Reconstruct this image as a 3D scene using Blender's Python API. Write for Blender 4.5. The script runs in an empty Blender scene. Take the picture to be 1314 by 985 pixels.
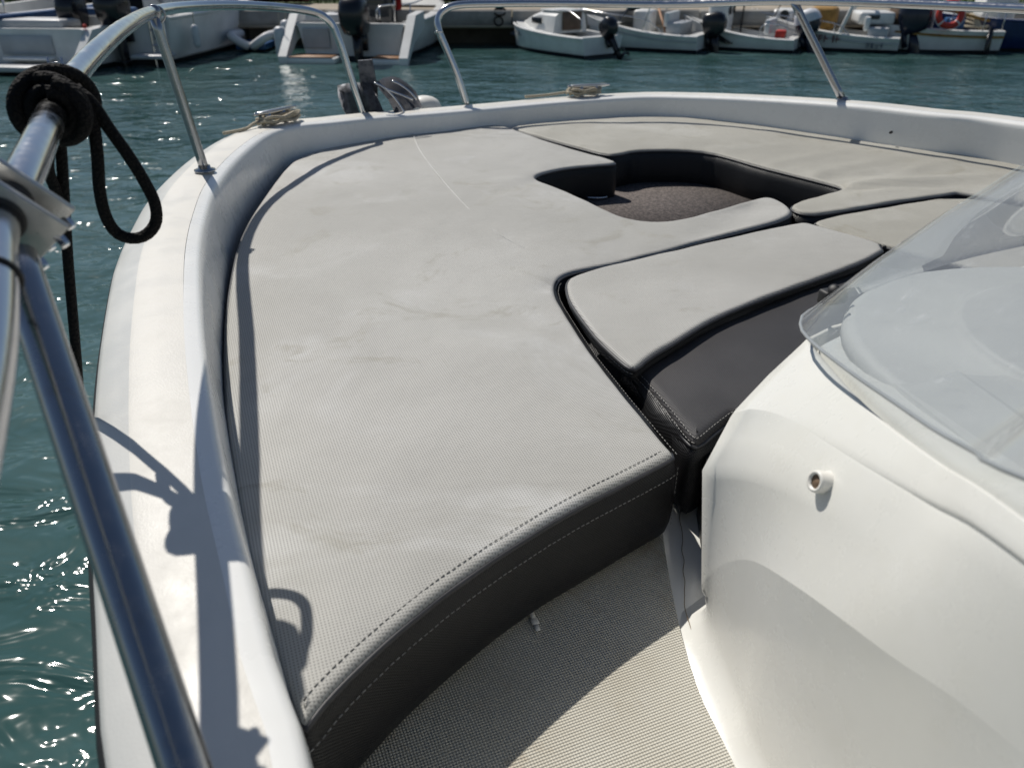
import bpy, bmesh, math, random
from mathutils import Vector, Matrix, noise
from mathutils.geometry import delaunay_2d_cdt
random.seed(7)
sc = bpy.context.scene
COL = sc.collection
R = math.radians
PI = math.pi

# ------------------------------------------------------------------ survey helpers
# the boat was surveyed from sight lines of one known viewpoint: a sight line meets a level or an upright plane
EYE = Vector((0, 0, 1.85)); PITCH = R(29.5); FPX = 987.0
def ray(px, py):
    x = (px - 657.0) / FPX; u = (492.5 - py) / FPX
    return Vector((x, math.cos(PITCH) + u * math.sin(PITCH), u * math.cos(PITCH) - math.sin(PITCH)))
def at_z(px, py, z):
    d = ray(px, py); return EYE + d * ((z - EYE.z) / d.z)
def at_y(px, py, y):
    d = ray(px, py); return EYE + d * (y / d.y)

# ------------------------------------------------------------------ curves
def catmull(pts, per=8, closed=False):
    pts = [Vector(p) for p in pts]; n = len(pts); out = []
    segs = n if closed else n - 1
    for i in range(segs):
        if closed:
            p0, p1, p2, p3 = pts[(i-1) % n], pts[i], pts[(i+1) % n], pts[(i+2) % n]
        else:
            p1, p2 = pts[i], pts[i+1]
            p0 = pts[i-1] if i else p1 * 2 - p2
            p3 = pts[i+2] if i + 2 < n else p2 * 2 - p1
        for k in range(per):
            t = k / per
            out.append(0.5 * ((2*p1) + (p2-p0)*t + (2*p0-5*p1+4*p2-p3)*t*t + (3*p1-p0-3*p2+p3)*t*t*t))
    if not closed: out.append(pts[-1])
    return out
def chaikin(pts, it=2):
    pts = [Vector(p) for p in pts]
    for _ in range(it):
        q = []
        for i in range(len(pts)):
            a, b = pts[i], pts[(i+1) % len(pts)]
            q += [a*.75 + b*.25, a*.25 + b*.75]
        pts = q
    return pts
def resample(pts, step=None, n=None, closed=False):
    pts = [Vector(p) for p in pts]
    if closed: pts = pts + [pts[0]]
    ds = [0]
    for a, b in zip(pts, pts[1:]): ds.append(ds[-1] + (b-a).length)
    tot = ds[-1]
    if n is None: n = max(4, int(round(tot/step)) + (0 if closed else 1))
    out = []; j = 0
    m = n if closed else n - 1
    for k in range(n):
        d = tot * k / m
        while j < len(ds) - 2 and ds[j+1] < d: j += 1
        L = ds[j+1] - ds[j]
        t = 0 if L < 1e-12 else (d - ds[j]) / L
        out.append(pts[j].lerp(pts[j+1], min(1, max(0, t))))
    return out
def area2(p): return sum(p[i].x*p[(i+1) % len(p)].y - p[(i+1) % len(p)].x*p[i].y for i in range(len(p)))
def out_normals(p):                       # closed, counter-clockwise
    n = len(p); res = []
    for i in range(n):
        d = (p[(i+2) % n] - p[(i-2) % n]); v = Vector((d.y, -d.x, 0))
        res.append(v.normalized() if v.length > 1e-9 else Vector((1, 0, 0)))
    return res

# ------------------------------------------------------------------ mesh helpers
def new(): return bmesh.new()
def obj(name, bm, mats, parent=None, smooth=True, shift=True, auto=None):
    """bm is in the coordinates of the thing (shift=False) or of the world (shift=True)"""
    me = bpy.data.meshes.new(name)
    if parent is not None and shift:
        r = parent
        while r.parent is not None: r = r.parent
        bmesh.ops.translate(bm, verts=bm.verts, vec=-r.location)
    bmesh.ops.recalc_face_normals(bm, faces=bm.faces)
    if auto is not None:
        for e in bm.edges:
            if len(e.link_faces) == 2 and e.calc_face_angle(0) > R(auto): e.smooth = False
    bm.to_mesh(me); bm.free()
    if not isinstance(mats, (list, tuple)): mats = [mats]
    for m in mats: me.materials.append(m)
    if smooth:
        for p in me.polygons: p.use_smooth = True
    o = bpy.data.objects.new(name, me); COL.objects.link(o)
    if parent is not None: o.parent = parent
    return o
def tag(o, label=None, cat=None, group=None, kind=None):
    if label: o['label'] = label
    if cat: o['category'] = cat
    if group: o['group'] = group
    if kind: o['kind'] = kind
    return o
def thing(name, loc, label, cat, group=None, rz=0):
    o = bpy.data.objects.new(name, None); COL.objects.link(o)
    o.location = loc; o.rotation_euler = (0, 0, rz); o.empty_display_size = .1
    return tag(o, label, cat, group)
def box(bm, c, s, rz=0, mat=0, M=None):
    T = Matrix.Translation(c) @ Matrix.Rotation(rz, 4, 'Z') @ Matrix.Diagonal((s[0], s[1], s[2], 1))
    if M is not None: T = M @ T
    r = bmesh.ops.create_cube(bm, size=1, matrix=T)
    fs = {f for v in r['verts'] for f in v.link_faces}
    for f in fs: f.material_index = mat
    return r['verts']
def rbox(bm, c, s, bev=.02, seg=2, rz=0, mat=0, M=None, taper=None):
    vs = box(bm, c, s, rz, mat, M)
    es = list({e for v in vs for e in v.link_edges})
    bmesh.ops.bevel(bm, geom=es, offset=bev, segments=seg, profile=.5, affect='EDGES', clamp_overlap=True)
def frames(pts):
    ts = []
    for i in range(len(pts)):
        a = pts[max(0, i-1)]; b = pts[min(len(pts)-1, i+1)]
        ts.append((b-a).normalized())
    u = ts[0].orthogonal().normalized(); fr = []
    for t in ts:
        u = (u - t*u.dot(t))
        u = u.normalized() if u.length > 1e-6 else t.orthogonal().normalized()
        fr.append((t, u, t.cross(u)))
    return fr
def tube(bm, pts, r, seg=10, caps=True, mat=0, closed=False):
    pts = [Vector(p) for p in pts]; fr = frames(pts); rings = []
    for i, p in enumerate(pts):
        rr = r[i] if isinstance(r, (list, tuple)) else r
        t, u, v = fr[i]
        rings.append([bm.verts.new(p + (u*math.cos(2*PI*k/seg) + v*math.sin(2*PI*k/seg))*rr) for k in range(seg)])
    n = len(rings)
    for i in range(n - (0 if closed else 1)):
        a, b = rings[i], rings[(i+1) % n]
        for k in range(seg):
            f = bm.faces.new((a[k], a[(k+1) % seg], b[(k+1) % seg], b[k])); f.material_index = mat
    if caps and not closed:
        for rg in (rings[0][::-1], rings[-1]):
            f = bm.faces.new(rg); f.material_index = mat
    return rings
def loft(bm, rings, closed=True, mat=0, cap0=False, cap1=False):
    vr = [[bm.verts.new(p) for p in r] for r in rings]
    n = len(vr[0])
    for a, b in zip(vr, vr[1:]):
        for k in range(n if closed else n-1):
            f = bm.faces.new((a[k], a[(k+1) % n], b[(k+1) % n], b[k])); f.material_index = mat
    if cap0: bm.faces.new(vr[0][::-1]).material_index = mat
    if cap1: bm.faces.new(vr[-1]).material_index = mat
    return vr
def prism(bm, poly, z0, z1, mat=0, M=None):
    M = M or Matrix()
    a = [M @ Vector((p[0], p[1], z0)) for p in poly]; b = [M @ Vector((p[0], p[1], z1)) for p in poly]
    loft(bm, [a, b], True, mat, True, True)
def lathe(bm, prof, M=None, seg=20, mat=0):
    M = M or Matrix()
    rings = [[M @ Vector((r*math.cos(2*PI*k/seg), r*math.sin(2*PI*k/seg), z)) for k in range(seg)] for r, z in prof]
    loft(bm, rings, True, mat, True, True)
def torus(bm, M, R_, r, seg=32, sub=10, mat=0, a0=0, a1=2*PI):
    full = abs(a1-a0) > 2*PI - 1e-4
    pts = [M @ Vector((R_*math.cos(a0+(a1-a0)*k/seg), R_*math.sin(a0+(a1-a0)*k/seg), 0)) for k in range(seg + (0 if full else 1))]
    tube(bm, pts, r, sub, True, mat, full)
def align(loc, z):                        # matrix whose Z axis points along z
    q = Vector(z).to_track_quat('Z', 'Y'); return Matrix.Translation(loc) @ q.to_matrix().to_4x4()
def dashes(bm, path, step=.0075, ln=.0045, w=.0008, h=.0006, up=Vector((0, 0, 1)), lift=0):
    pts = resample(path, step=step)
    for i in range(len(pts)-1):
        a = pts[i]; d = (pts[i+1]-a)
        if d.length < 1e-6: continue
        d = d.normalized(); n = up if isinstance(up, Vector) else up(a)
        s = d.cross(n).normalized(); n = s.cross(d)
        M = Matrix((( d.x, s.x, n.x, 0), (d.y, s.y, n.y, 0), (d.z, s.z, n.z, 0), (0, 0, 0, 1)))
        jit = random.uniform(-.0003, .0003)
        T = Matrix.Translation(a + d*ln/2 + n*lift + s*jit) @ M @ Matrix.Diagonal((ln, w, h, 1))
        bmesh.ops.create_cube(bm, size=1, matrix=T)

# ------------------------------------------------------------------ materials
def mat(name):
    m = bpy.data.materials.new(name); m.use_nodes = True
    nt = m.node_tree; b = nt.nodes['Principled BSDF']
    return m, nt, b
class G:
    """tiny node-graph writer"""
    def __init__(s, nt): s.nt = nt
    def n(s, t, **k):
        x = s.nt.nodes.new(t)
        for a, v in k.items(): setattr(x, a, v)
        return x
    def put(s, inp, v):
        if isinstance(v, bpy.types.NodeSocket): s.nt.links.new(v, inp)
        elif v is not None: inp.default_value = v
    def m(s, op, a, b=None, c=None, clamp=False):
        x = s.n('ShaderNodeMath', operation=op, use_clamp=clamp)
        s.put(x.inputs[0], a); s.put(x.inputs[1], b); s.put(x.inputs[2], c); return x.outputs[0]
    def co(s, rot=0, scale=(1, 1, 1)):
        t = s.n('ShaderNodeTexCoord'); mp = s.n('ShaderNodeMapping')
        mp.inputs['Rotation'].default_value = (0, 0, rot); mp.inputs['Scale'].default_value = scale
        s.nt.links.new(t.outputs['Object'], mp.inputs[0]); return mp.outputs[0]
    def xyz(s, v):
        x = s.n('ShaderNodeSeparateXYZ'); s.put(x.inputs[0], v); return x.outputs
    def noise(s, v, scale, detail=3, rough=.55, dist=0):
        x = s.n('ShaderNodeTexNoise'); s.put(x.inputs['Vector'], v)
        x.inputs['Scale'].default_value = scale; x.inputs['Detail'].default_value = detail
        x.inputs['Roughness'].default_value = rough; x.inputs['Distortion'].default_value = dist
        return x.outputs['Fac']
    def ramp(s, f, lo, hi, a=0., b=1.):
        x = s.n('ShaderNodeMapRange', interpolation_type='SMOOTHSTEP')
        s.put(x.inputs[0], f); x.inputs[1].default_value = lo; x.inputs[2].default_value = hi
        x.inputs[3].default_value = a; x.inputs[4].default_value = b; return x.outputs[0]
    def mix(s, f, a, b):
        x = s.n('ShaderNodeMix', data_type='RGBA')
        s.put(x.inputs[0], f); s.put(x.inputs[6], a); s.put(x.inputs[7], b); return x.outputs[2]
    def bump(s, h, strength, dist, nrm=None):
        x = s.n('ShaderNodeBump'); s.put(x.inputs['Height'], h)
        x.inputs['Strength'].default_value = strength; x.inputs['Distance'].default_value = dist
        if nrm is not None: s.nt.links.new(nrm, x.inputs['Normal'])
        return x.outputs[0]
def rgb(r, g, b): return (r, g, b, 1)
def plain(name, c, rough=.5, metal=0, var=.12, scale=8, bump=0, spec=.5):
    m, nt, b = mat(name); g = G(nt); co = g.co()
    f = g.noise(co, scale, 4)
    k = lambda s: rgb(*[min(1, x*s) for x in c])
    nt.links.new(g.mix(g.ramp(f, .3, .7), k(1-var), k(1+var*.5)), b.inputs['Base Color'])
    b.inputs['Roughness'].default_value = rough; b.inputs['Metallic'].default_value = metal
    b.inputs['Specular IOR Level'].default_value = spec
    if bump: nt.links.new(g.bump(g.noise(co, scale*6, 3), bump, .002), b.inputs['Normal'])
    return m
AX = R(-21.5)        # heading of the boat, anticlockwise from +Y is positive in Blender, so the bow lies to the left: see BOW
BOW = Vector((-.37, .93, 0)).normalized(); STB = Vector((BOW.y, -BOW.x, 0))

def gelcoat(name, c=(.80, .80, .775), dirt=.10, rough=.28, stip=0, speck=True):
    m, nt, b = mat(name); g = G(nt); co = g.co()
    big = g.noise(co, 3.0, 5, .6); fine = g.noise(co, 40, 3)
    f = g.m('ADD', g.ramp(big, .42, .72, 0, dirt), g.ramp(fine, .5, .8, 0, dirt*.35))
    col = g.mix(f, rgb(*c), rgb(c[0]*.72, c[1]*.68, c[2]*.56))
    if speck:
        v = g.n('ShaderNodeTexVoronoi', feature='F1'); g.put(v.inputs['Vector'], co); v.inputs['Scale'].default_value = 14
        sp = g.m('LESS_THAN', v.outputs['Distance'], .028)
        sp = g.m('MULTIPLY', sp, g.m('GREATER_THAN', g.noise(co, 5, 1), .58))
        col = g.mix(g.m('MULTIPLY', sp, .7), col, rgb(.2, .16, .11))
    nt.links.new(col, b.inputs['Base Color'])
    g.put(b.inputs['Roughness'], g.ramp(g.noise(co, 9, 5, .7), .35, .75, rough*.8, rough*1.5))
    b.inputs['Coat Weight'].default_value = .15; b.inputs['Coat Roughness'].default_value = .15
    n1 = g.bump(g.noise(co, 1.6, 2), .06, .006)
    if stip: n1 = g.bump(g.noise(co, 420, 2), stip, .0008, n1)
    nt.links.new(n1, b.inputs['Normal'])
    return m
M_GEL = gelcoat('gelcoat_white')
M_GELB = gelcoat('gelcoat_console', (.715, .712, .672), .16, .26)
M_DECK = gelcoat('gelcoat_stippled_deck', (.66, .638, .585), .12, .5, .5)
M_EDGE = gelcoat('gelcoat_grey_margin', (.56, .56, .535), .12, .42, .25)

def weave_nodes(g, co, pitch, axes=('x', 'y')):
    x = g.xyz(co); ix = {'x': 0, 'y': 1, 'z': 2}
    k = PI / pitch
    if axes == 'wall':
        u = g.m('MULTIPLY', g.m('ADD', x[0], g.m('MULTIPLY', x[1], .6)), k); v = g.m('MULTIPLY', x[2], k)
    else:
        u = g.m('MULTIPLY', x[0], k); v = g.m('MULTIPLY', x[1], k)
    su = g.m('SINE', u); sv = g.m('SINE', v)
    return g.m('MULTIPLY', su, sv)        # -1..1 checker of rounded bumps
def light_fabric(name='woven_grey_vinyl', t=(1, 1, 1)):
    m, nt, b = mat(name); g = G(nt)
    co = g.co(R(23)); w = weave_nodes(g, co, .0024)
    a = g.m('ABSOLUTE', w)
    gap = g.ramp(w, -.75, -.15, 1, 0)
    base = g.mix(g.ramp(g.noise(co, 1.7, 4, .6), .35, .7), rgb(.385, .378, .35), rgb(.465, .458, .43))
    st = g.ramp(g.noise(co, 2.6, 5, .62, .6), .53, .70, 0, .62)          # pale bleached streaks
    base = g.mix(st, base, rgb(.55, .55, .535))
    st2 = g.ramp(g.noise(co, 5.5, 6, .7, 1.2), .56, .72, 0, .6)        # ochre damp marks
    base = g.mix(st2, base, rgb(.31, .295, .245))
    sc_ = g.ramp(g.noise(g.co(R(-30), (3, 60, 1)), 1.2, 4, .7), .68, .78, 0, .25)
    base = g.mix(sc_, base, rgb(.52, .52, .50))
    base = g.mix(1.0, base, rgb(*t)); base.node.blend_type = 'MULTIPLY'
    col = g.mix(g.m('MULTIPLY', gap, .72), base, rgb(.13, .125, .115))
    nt.links.new(col, b.inputs['Base Color'])
    b.inputs['Roughness'].default_value = .62; b.inputs['Specular IOR Level'].default_value = .35
    n1 = g.bump(g.noise(co, 4, 4, .55), .5, .014)
    n1 = g.bump(g.noise(g.co(R(40), (1, 3.2, 1)), 9, 3, .6, .8), .16, .006, n1)
    nt.links.new(g.bump(w, .25, .0006, n1), b.inputs['Normal'])
    return m
def dark_fabric(name, c=(.028, .028, .031), axes='wall', rough=.42):
    m, nt, b = mat(name); g = G(nt)
    co = g.co(R(23)); w = weave_nodes(g, co, .0019, axes)
    f = g.noise(co, 6, 4)
    col = g.mix(g.ramp(f, .3, .75), rgb(*c), rgb(*[x*1.35 for x in c]))
    col = g.mix(g.ramp(w, -.6, .1, .55, 0), col, rgb(*[x*.35 for x in c]))
    nt.links.new(col, b.inputs['Base Color'])
    b.inputs['Roughness'].default_value = rough; b.inputs['Specular IOR Level'].default_value = .32
    n1 = g.bump(g.noise(co, 7, 3), .3, .008)
    nt.links.new(g.bump(w, .4, .0008, n1), b.inputs['Normal'])
    return m
M_LIGHT = light_fabric(); M_OLIVE = light_fabric('olive_grey_vinyl', (.93, .915, .86))  # second vinyl is the same weave, tinted slightly darker and warmer
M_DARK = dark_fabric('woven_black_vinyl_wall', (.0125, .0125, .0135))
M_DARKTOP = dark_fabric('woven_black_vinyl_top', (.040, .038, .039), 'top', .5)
M_PIPE = plain('black_piping', (.03, .03, .033), .45, var=.2, scale=60)
M_THREAD = plain('grey_thread', (.34, .33, .31), .8, var=.2, scale=90)
M_THREADK = plain('dark_thread', (.10, .10, .095), .8, var=.2, scale=90)
M_SEAM = plain('pale_seam', (.58, .58, .56), .7, var=.1, scale=40)

def nonskid():
    m, nt, b = mat('moulded_nonskid'); g = G(nt)
    co = g.co(R(23)); w = weave_nodes(g, co, .0023)
    gap = g.ramp(w, -.85, .15, 1, 0)
    base = g.mix(g.ramp(g.noise(co, 4, 5, .65), .35, .7), rgb(.70, .68, .60), rgb(.60, .565, .47))
    base = g.mix(g.ramp(g.noise(co, 17, 5, .7), .52, .75, 0, .55), base, rgb(.42, .33, .22))
    col = g.mix(g.m('MULTIPLY', gap, .60), base, rgb(.25, .215, .165))
    nt.links.new(col, b.inputs['Base Color']); b.inputs['Roughness'].default_value = .55
    nt.links.new(g.bump(w, .8, .0016), b.inputs['Normal'])
    return m
M_SKID = nonskid()

def steel(name='stainless_steel', c=(.60, .60, .61), rough=.13, stain=.25):
    m, nt, b = mat(name); g = G(nt); co = g.co()
    st = g.ramp(g.noise(g.co(0, (1, 1, .35)), 26, 5, .7), .55, .78, 0, stain)
    nt.links.new(g.mix(st, rgb(*c), rgb(.30, .215, .13)), b.inputs['Base Color'])
    b.inputs['Metallic'].default_value = 1
    g.put(b.inputs['Roughness'], g.ramp(g.noise(co, 45, 5, .7), .3, .8, rough*.7, rough*2.2))
    nt.links.new(g.bump(g.noise(co, 30, 3), .05, .002), b.inputs['Normal'])
    return m
M_STEEL = steel()
M_STEELD = steel('stained_steel_dark_reflection', (.36, .37, .39), .16, .45)  # base colour darkened for the dim surroundings the tubes reflect; brown stains are wear
M_PLATE = steel('matt_steel_plate', (.42, .42, .41), .34, .3)
M_GALV = steel('dull_anchor_steel', (.15, .155, .17), .5, .25)
M_RUBBER = plain('black_rubber', (.012, .012, .013), .55, var=.2, scale=60)
def rope_mat(name, c, k=420):
    m, nt, b = mat(name); g = G(nt); co = g.co()
    v = g.n('ShaderNodeTexVoronoi'); g.put(v.inputs['Vector'], co); v.inputs['Scale'].default_value = k
    nt.links.new(g.mix(v.outputs['Distance'], rgb(*[x*1.5 for x in c]), rgb(*[x*.4 for x in c])), b.inputs['Base Color'])
    b.inputs['Roughness'].default_value = .85; b.inputs['Specular IOR Level'].default_value = .2
    nt.links.new(g.bump(v.outputs['Distance'], .9, .002), b.inputs['Normal'])
    return m
M_ROPE = rope_mat('black_braided_rope', (.007, .0065, .0065), 300)
M_LINE = rope_mat('weathered_cream_rope', (.50, .44, .33), 300)
M_EDGETRIM = plain('frosted_acrylic_edge', (.28, .30, .31), .3, var=.1, scale=20)
M_DASH = plain('matt_grey_dash', (.56, .56, .54), .55, var=.10, scale=5, bump=.15)
M_PLASTIC = plain('white_plastic', (.78, .76, .70), .4, var=.08, scale=30)
M_BROWN = plain('brown_core', (.20, .13, .08), .7, var=.2, scale=60)
M_CAULK = plain('aged_caulk', (.60, .575, .48), .5, var=.15, scale=14)
M_CRACK = plain('crack_line', (.17, .12, .07), .9)

def carpet():
    m, nt, b = mat('brown_marine_carpet'); g = G(nt); co = g.co()
    f = g.noise(co, 120, 3, .8)
    col = g.mix(g.ramp(f, .35, .7), rgb(.065, .055, .052), rgb(.19, .16, .145))
    nt.links.new(col, b.inputs['Base Color']); b.inputs['Roughness'].default_value = .9
    nt.links.new(g.bump(f, .8, .004), b.inputs['Normal']); return m
M_CARPET = carpet()

def acrylic():
    m, nt, b = mat('scratched_acrylic'); g = G(nt); co = g.co()
    nt.nodes.remove(b)
    tr = g.n('ShaderNodeBsdfTransparent'); tr.inputs[0].default_value = rgb(.90, .91, .91)
    gl = g.n('ShaderNodeBsdfGlossy'); gl.inputs['Roughness'].default_value = .02
    gl.inputs['Color'].default_value = rgb(1, 1, 1)
    df = g.n('ShaderNodeBsdfDiffuse'); df.inputs['Color'].default_value = rgb(.72, .74, .76)
    fr = g.n('ShaderNodeFresnel'); ge = g.n('ShaderNodeNewGeometry'); nt.links.new(g.m('ADD', 1.5, g.m('MULTIPLY', ge.outputs['Backfacing'], -.8333)), fr.inputs[0])
    sc1 = g.ramp(g.noise(g.co(R(20), (.18, 1, .5)), 120, 5, .75), .58, .78, 0, .32)
    sc2 = g.ramp(g.noise(g.co(R(-10), (1.2, 1.2, .5)), 34, 6, .8), .58, .85, 0, .14)
    dust = g.m('ADD', g.m('ADD', sc1, sc2), .075)
    a = g.n('ShaderNodeMixShader'); nt.links.new(g.m('MULTIPLY', fr.outputs[0], .85), a.inputs[0])
    nt.links.new(tr.outputs[0], a.inputs[1]); nt.links.new(gl.outputs[0], a.inputs[2])
    c = g.n('ShaderNodeMixShader'); nt.links.new(dust, c.inputs[0])
    nt.links.new(a.outputs[0], c.inputs[1]); nt.links.new(df.outputs[0], c.inputs[2])
    nt.links.new(c.outputs[0], nt.nodes['Material Output'].inputs[0]); return m
M_ACRYL = acrylic()

def water_mat():
    m, nt, b = mat('harbour_water'); g = G(nt); co = g.co()
    f = g.noise(g.co(R(10), (.5, 1, 1)), 1.1, 4, .6, .5)
    nt.links.new(g.mix(g.ramp(f, .3, .7), rgb(.022, .062, .059), rgb(.058, .112, .112)), b.inputs['Base Color'])
    b.inputs['Roughness'].default_value = .09; b.inputs['IOR'].default_value = 1.33
    n0 = g.bump(g.noise(g.co(R(12), (.75, 1, 1)), .9, 3, .5, .4), .42, .30)
    n1 = g.bump(g.noise(g.co(R(-8), (.6, 1, 1)), 3.6, 3, .5, .8), .80, .10, n0)
    n2 = g.bump(g.noise(g.co(R(20), (.7, 1, 1)), 8, 2, .45, .5), .50, .026, n1)
    nt.links.new(n2, b.inputs['Normal']); return m
M_WATER = water_mat()

M_CONC = plain('quay_concrete', (.30, .285, .26), .9, var=.35, scale=1.6, bump=.4)
M_CONCD = plain('shade_dark_quay_concrete', (.10, .085, .065), .8, var=.5, scale=1.2, bump=.4)  # shade under the quay ledge is put into this dark colour
M_PATH = plain('sandy_paving', (.34, .29, .225), .9, var=.2, scale=2)
M_BWHITE = plain('boat_white', (.74, .74, .72), .3, var=.12, scale=2.2)
M_BGREY = plain('boat_grey', (.45, .46, .47), .4, var=.1, scale=3)
M_BBLUE = plain('boat_navy_paint', (.012, .03, .11), .25, var=.2, scale=3)
M_BMID = plain('boat_blue_paint', (.03, .09, .22), .3, var=.2, scale=3)
M_TUBE = plain('pale_grey_tube', (.62, .63, .64), .55, var=.08, scale=3)
M_FOUL = plain('dark_antifouling', (.018, .024, .03), .6, var=.3, scale=6)
M_COWL = plain('outboard_black', (.010, .011, .015), .25, var=.2, scale=5)
M_COWLN = plain('outboard_navy', (.010, .014, .030), .25, var=.2, scale=5)
M_COWLG = plain('outboard_pale_cover', (.60, .62, .66), .4, var=.1, scale=5)
M_TEAK = plain('teak', (.30, .15, .07), .6, var=.25, scale=14)
M_CANVAS = plain('tan_canvas', (.30, .17, .045), .85, var=.25, scale=7)
M_BROWNB = plain('brown_panel', (.115, .075, .05), .6, var=.25, scale=7)
M_BGLASS = plain('dark_boat_glass', (.02, .025, .03), .06, var=.1, scale=3)
M_RED = plain('red_plastic', (.50, .035, .02), .5, var=.15, scale=8)
M_WHITE = plain('white_band', (.8, .8, .78), .5, var=.08, scale=8)
M_FENDER = plain('pale_fender', (.55, .57, .60), .45, var=.12, scale=6)
M_YELLOW = plain('yellow_plastic', (.60, .33, .02), .5, var=.15, scale=8)
M_GRASSG = plain('lawn_soil', (.05, .075, .02), .95, var=.3, scale=3)
M_GRASS = plain('grass_blades', (.075, .14, .025), .7, var=.35, scale=2)
M_LEAF = plain('hedge_leaf', (.03, .055, .018), .6, var=.5, scale=3)
M_TRUNK = plain('bark', (.10, .07, .05), .9, var=.3, scale=12)
M_REDB = plain('red_canvas', (.28, .02, .02), .8, var=.3, scale=4)
M_TEXT = plain('lettering', (.16, .05, .05), .5)
M_TEXTK = plain('lettering_dark', (.06, .07, .10), .5)

# ------------------------------------------------------------------ the motorboat: coaming, decks, hull
boat = thing('motorboat', (.3, 1.2, 0), 'white open motorboat whose cushioned bow fills the picture, with steel rails and a clear windscreen', 'motorboat')

L_px = [(388, 985, 1.402), (345, 850, 1.402), (312, 720, 1.402), (282, 600, 1.402), (263, 484, 1.401), (255, 403, 1.400), (254, 322, 1.398),
        (262, 275, 1.396), (277, 235, 1.393), (309, 197, 1.389), (345, 171, 1.385), (382, 161, 1.381), (423, 157, 1.376), (480, 151, 1.371),
        (560, 145, 1.363), (640, 138, 1.358), (718, 131, 1.359), (795, 125.5, 1.363), (855, 123.5, 1.370), (960, 126.5, 1.386), (1095, 135, 1.404),
        (1202, 146.5, 1.410), (1314, 159, 1.412)]
W_px = [(385, 935), (352, 838), (322, 728), (299, 606), (288, 500), (289, 410), (302, 325), (316, 290), (337, 255), (368, 211), (388, 200), (406, 191.5), (430, 185),
        (470, 177), (550, 168), (632, 159), (700, 156), (768, 151.5), (855, 148), (948, 152), (1101, 178), (1190, 190), (1301, 206)]
lip = [at_z(*p) for p in L_px]
lip = [lip[0] - BOW*.95 + STB*.02, lip[0] - BOW*.4] + lip + [lip[-1] + Vector((.50, -.75, .01)), lip[-1] + Vector((.72, -1.5, .01))]
wal = [at_z(x, y, 1.28) for x, y in W_px]
wal = [lip[0] + STB*.02, lip[1] + STB*.02] + wal + [lip[-2] - STB*.05, lip[-1] - STB*.05]
for w in wal: w.z = 1.27
lipc = resample(catmull(lip, 10), n=220)
# wall foot: nearest station on the traced foot, kept outside of it
walc = resample(catmull(wal, 10), n=900)
def nearest(p, pts): return min(pts, key=lambda q: (q.x-p.x)**2 + (q.y-p.y)**2)
tang = frames(lipc)
outn = [Vector((-t[0].y, t[0].x, 0)).normalized() for t in tang]      # towards the water
rings = []
foot = []
for i, p in enumerate(lipc):
    q = nearest(p, walc).copy(); d = (q - p).dot(-outn[i])
    foot.append(min(.026, max(d, .012)))
for _ in range(6): foot = [foot[0]] + [(foot[i-1] + foot[i] + foot[i+1])/3 for i in range(1, len(foot)-1)] + [foot[-1]]
for i, p in enumerate(lipc):
    o = outn[i]; f = foot[i]
    prof = [(-f - .004, 1.145), (-f - .001, 1.27), (-f*.62, p.z - .060), (-f*.36 - .002, p.z - .032), (-f*.2 - .003, p.z - .016), (-.0045, p.z - .008), (-.001, p.z - .0025), (.004, p.z), (.02, p.z + .002)]
    rings.append([Vector((p.x + o.x*a, p.y + o.y*a, z)) for a, z in prof])
wide = [.85 + .19*max(0, min(1, (p.y - .25)/1.0)) for p in lipc]
bm = new(); loft(bm, rings, False); obj('coaming', bm, M_GEL, boat)
bm = new()
loft(bm, [[Vector((p.x + o.x*a*wd, p.y + o.y*a*wd, p.z + dz)) for a, dz in ((.02, .002), (.05, .004), (.083, .002), (.088, .0005))] for p, o, wd in zip(lipc, outn, wide)], False)
obj('side_deck', bm, M_DECK, boat)
bm = new()
loft(bm, [[Vector((p.x + o.x*a*wd, p.y + o.y*a*wd, p.z + dz)) for a, dz in ((.088, .0005), (.105, -.005), (.124, -.013), (.130, -.018), (.131, -.026))] for p, o, wd in zip(lipc, outn, wide)], False)
obj('deck_margin', bm, M_EDGE, boat)
bm = new()
loft(bm, [[Vector((p.x + o.x*a*wd, p.y + o.y*a*wd, p.z + dz)) for a, dz in ((.128, -.022), (.134, -.025), (.1375, -.034), (.1375, -.050), (.133, -.062), (.120, -.064))] for p, o, wd in zip(lipc, outn, wide)], False)
obj('rubbing_strake', bm, M_RUBBER, boat)
bm = new()
loft(bm, [[Vector((p.x + o.x*a*wd, p.y + o.y*a*wd, z)) for a, z in ((.128, p.z - .060), (.122, 1.1), (.09, .7), (.05, .1), (-.02, -.35), (-.12, -.55), (-.35, -.85))] for p, o, wd in zip(lipc, outn, wide)], False)
obj('hull', bm, M_GEL, boat)

bm = new()
for px, py in ((1143, 170),):
    p = at_z(px, py, 1.345); lathe(bm, [(.0045, -.012), (.0045, .004), (.002, .006)], align(p, (-.6, -.8, .1)), 12)
obj('press_stud', bm, M_RUBBER, boat)
# floor: smooth tray plus the moulded non-skid field
ZF = 1.156
bm = new()
poly = [p + (-o)*(foot[i] + .001) for i, (p, o) in enumerate(zip(lipc, outn))]
bm.faces.new([bm.verts.new(Vector((p.x, p.y, ZF - .004))) for p in poly])
obj('floor', bm, M_GELB, boat, smooth=False)
sk = [(250, 1150), (330, 960), (500, 850), (678, 740), (845, 640), (852, 700), (863, 765), (878, 830), (898, 890), (925, 945), (947, 990), (975, 1050), (1000, 1150)]
skw = [at_z(x, y, ZF) for x, y in sk] + [at_z(560, 1150, ZF)]
skw = chaikin(skw, 1)
bm = new(); bm.faces.new([bm.verts.new(p) for p in skw])
obj('nonskid_floor', bm, M_SKID, boat, smooth=False)

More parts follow.
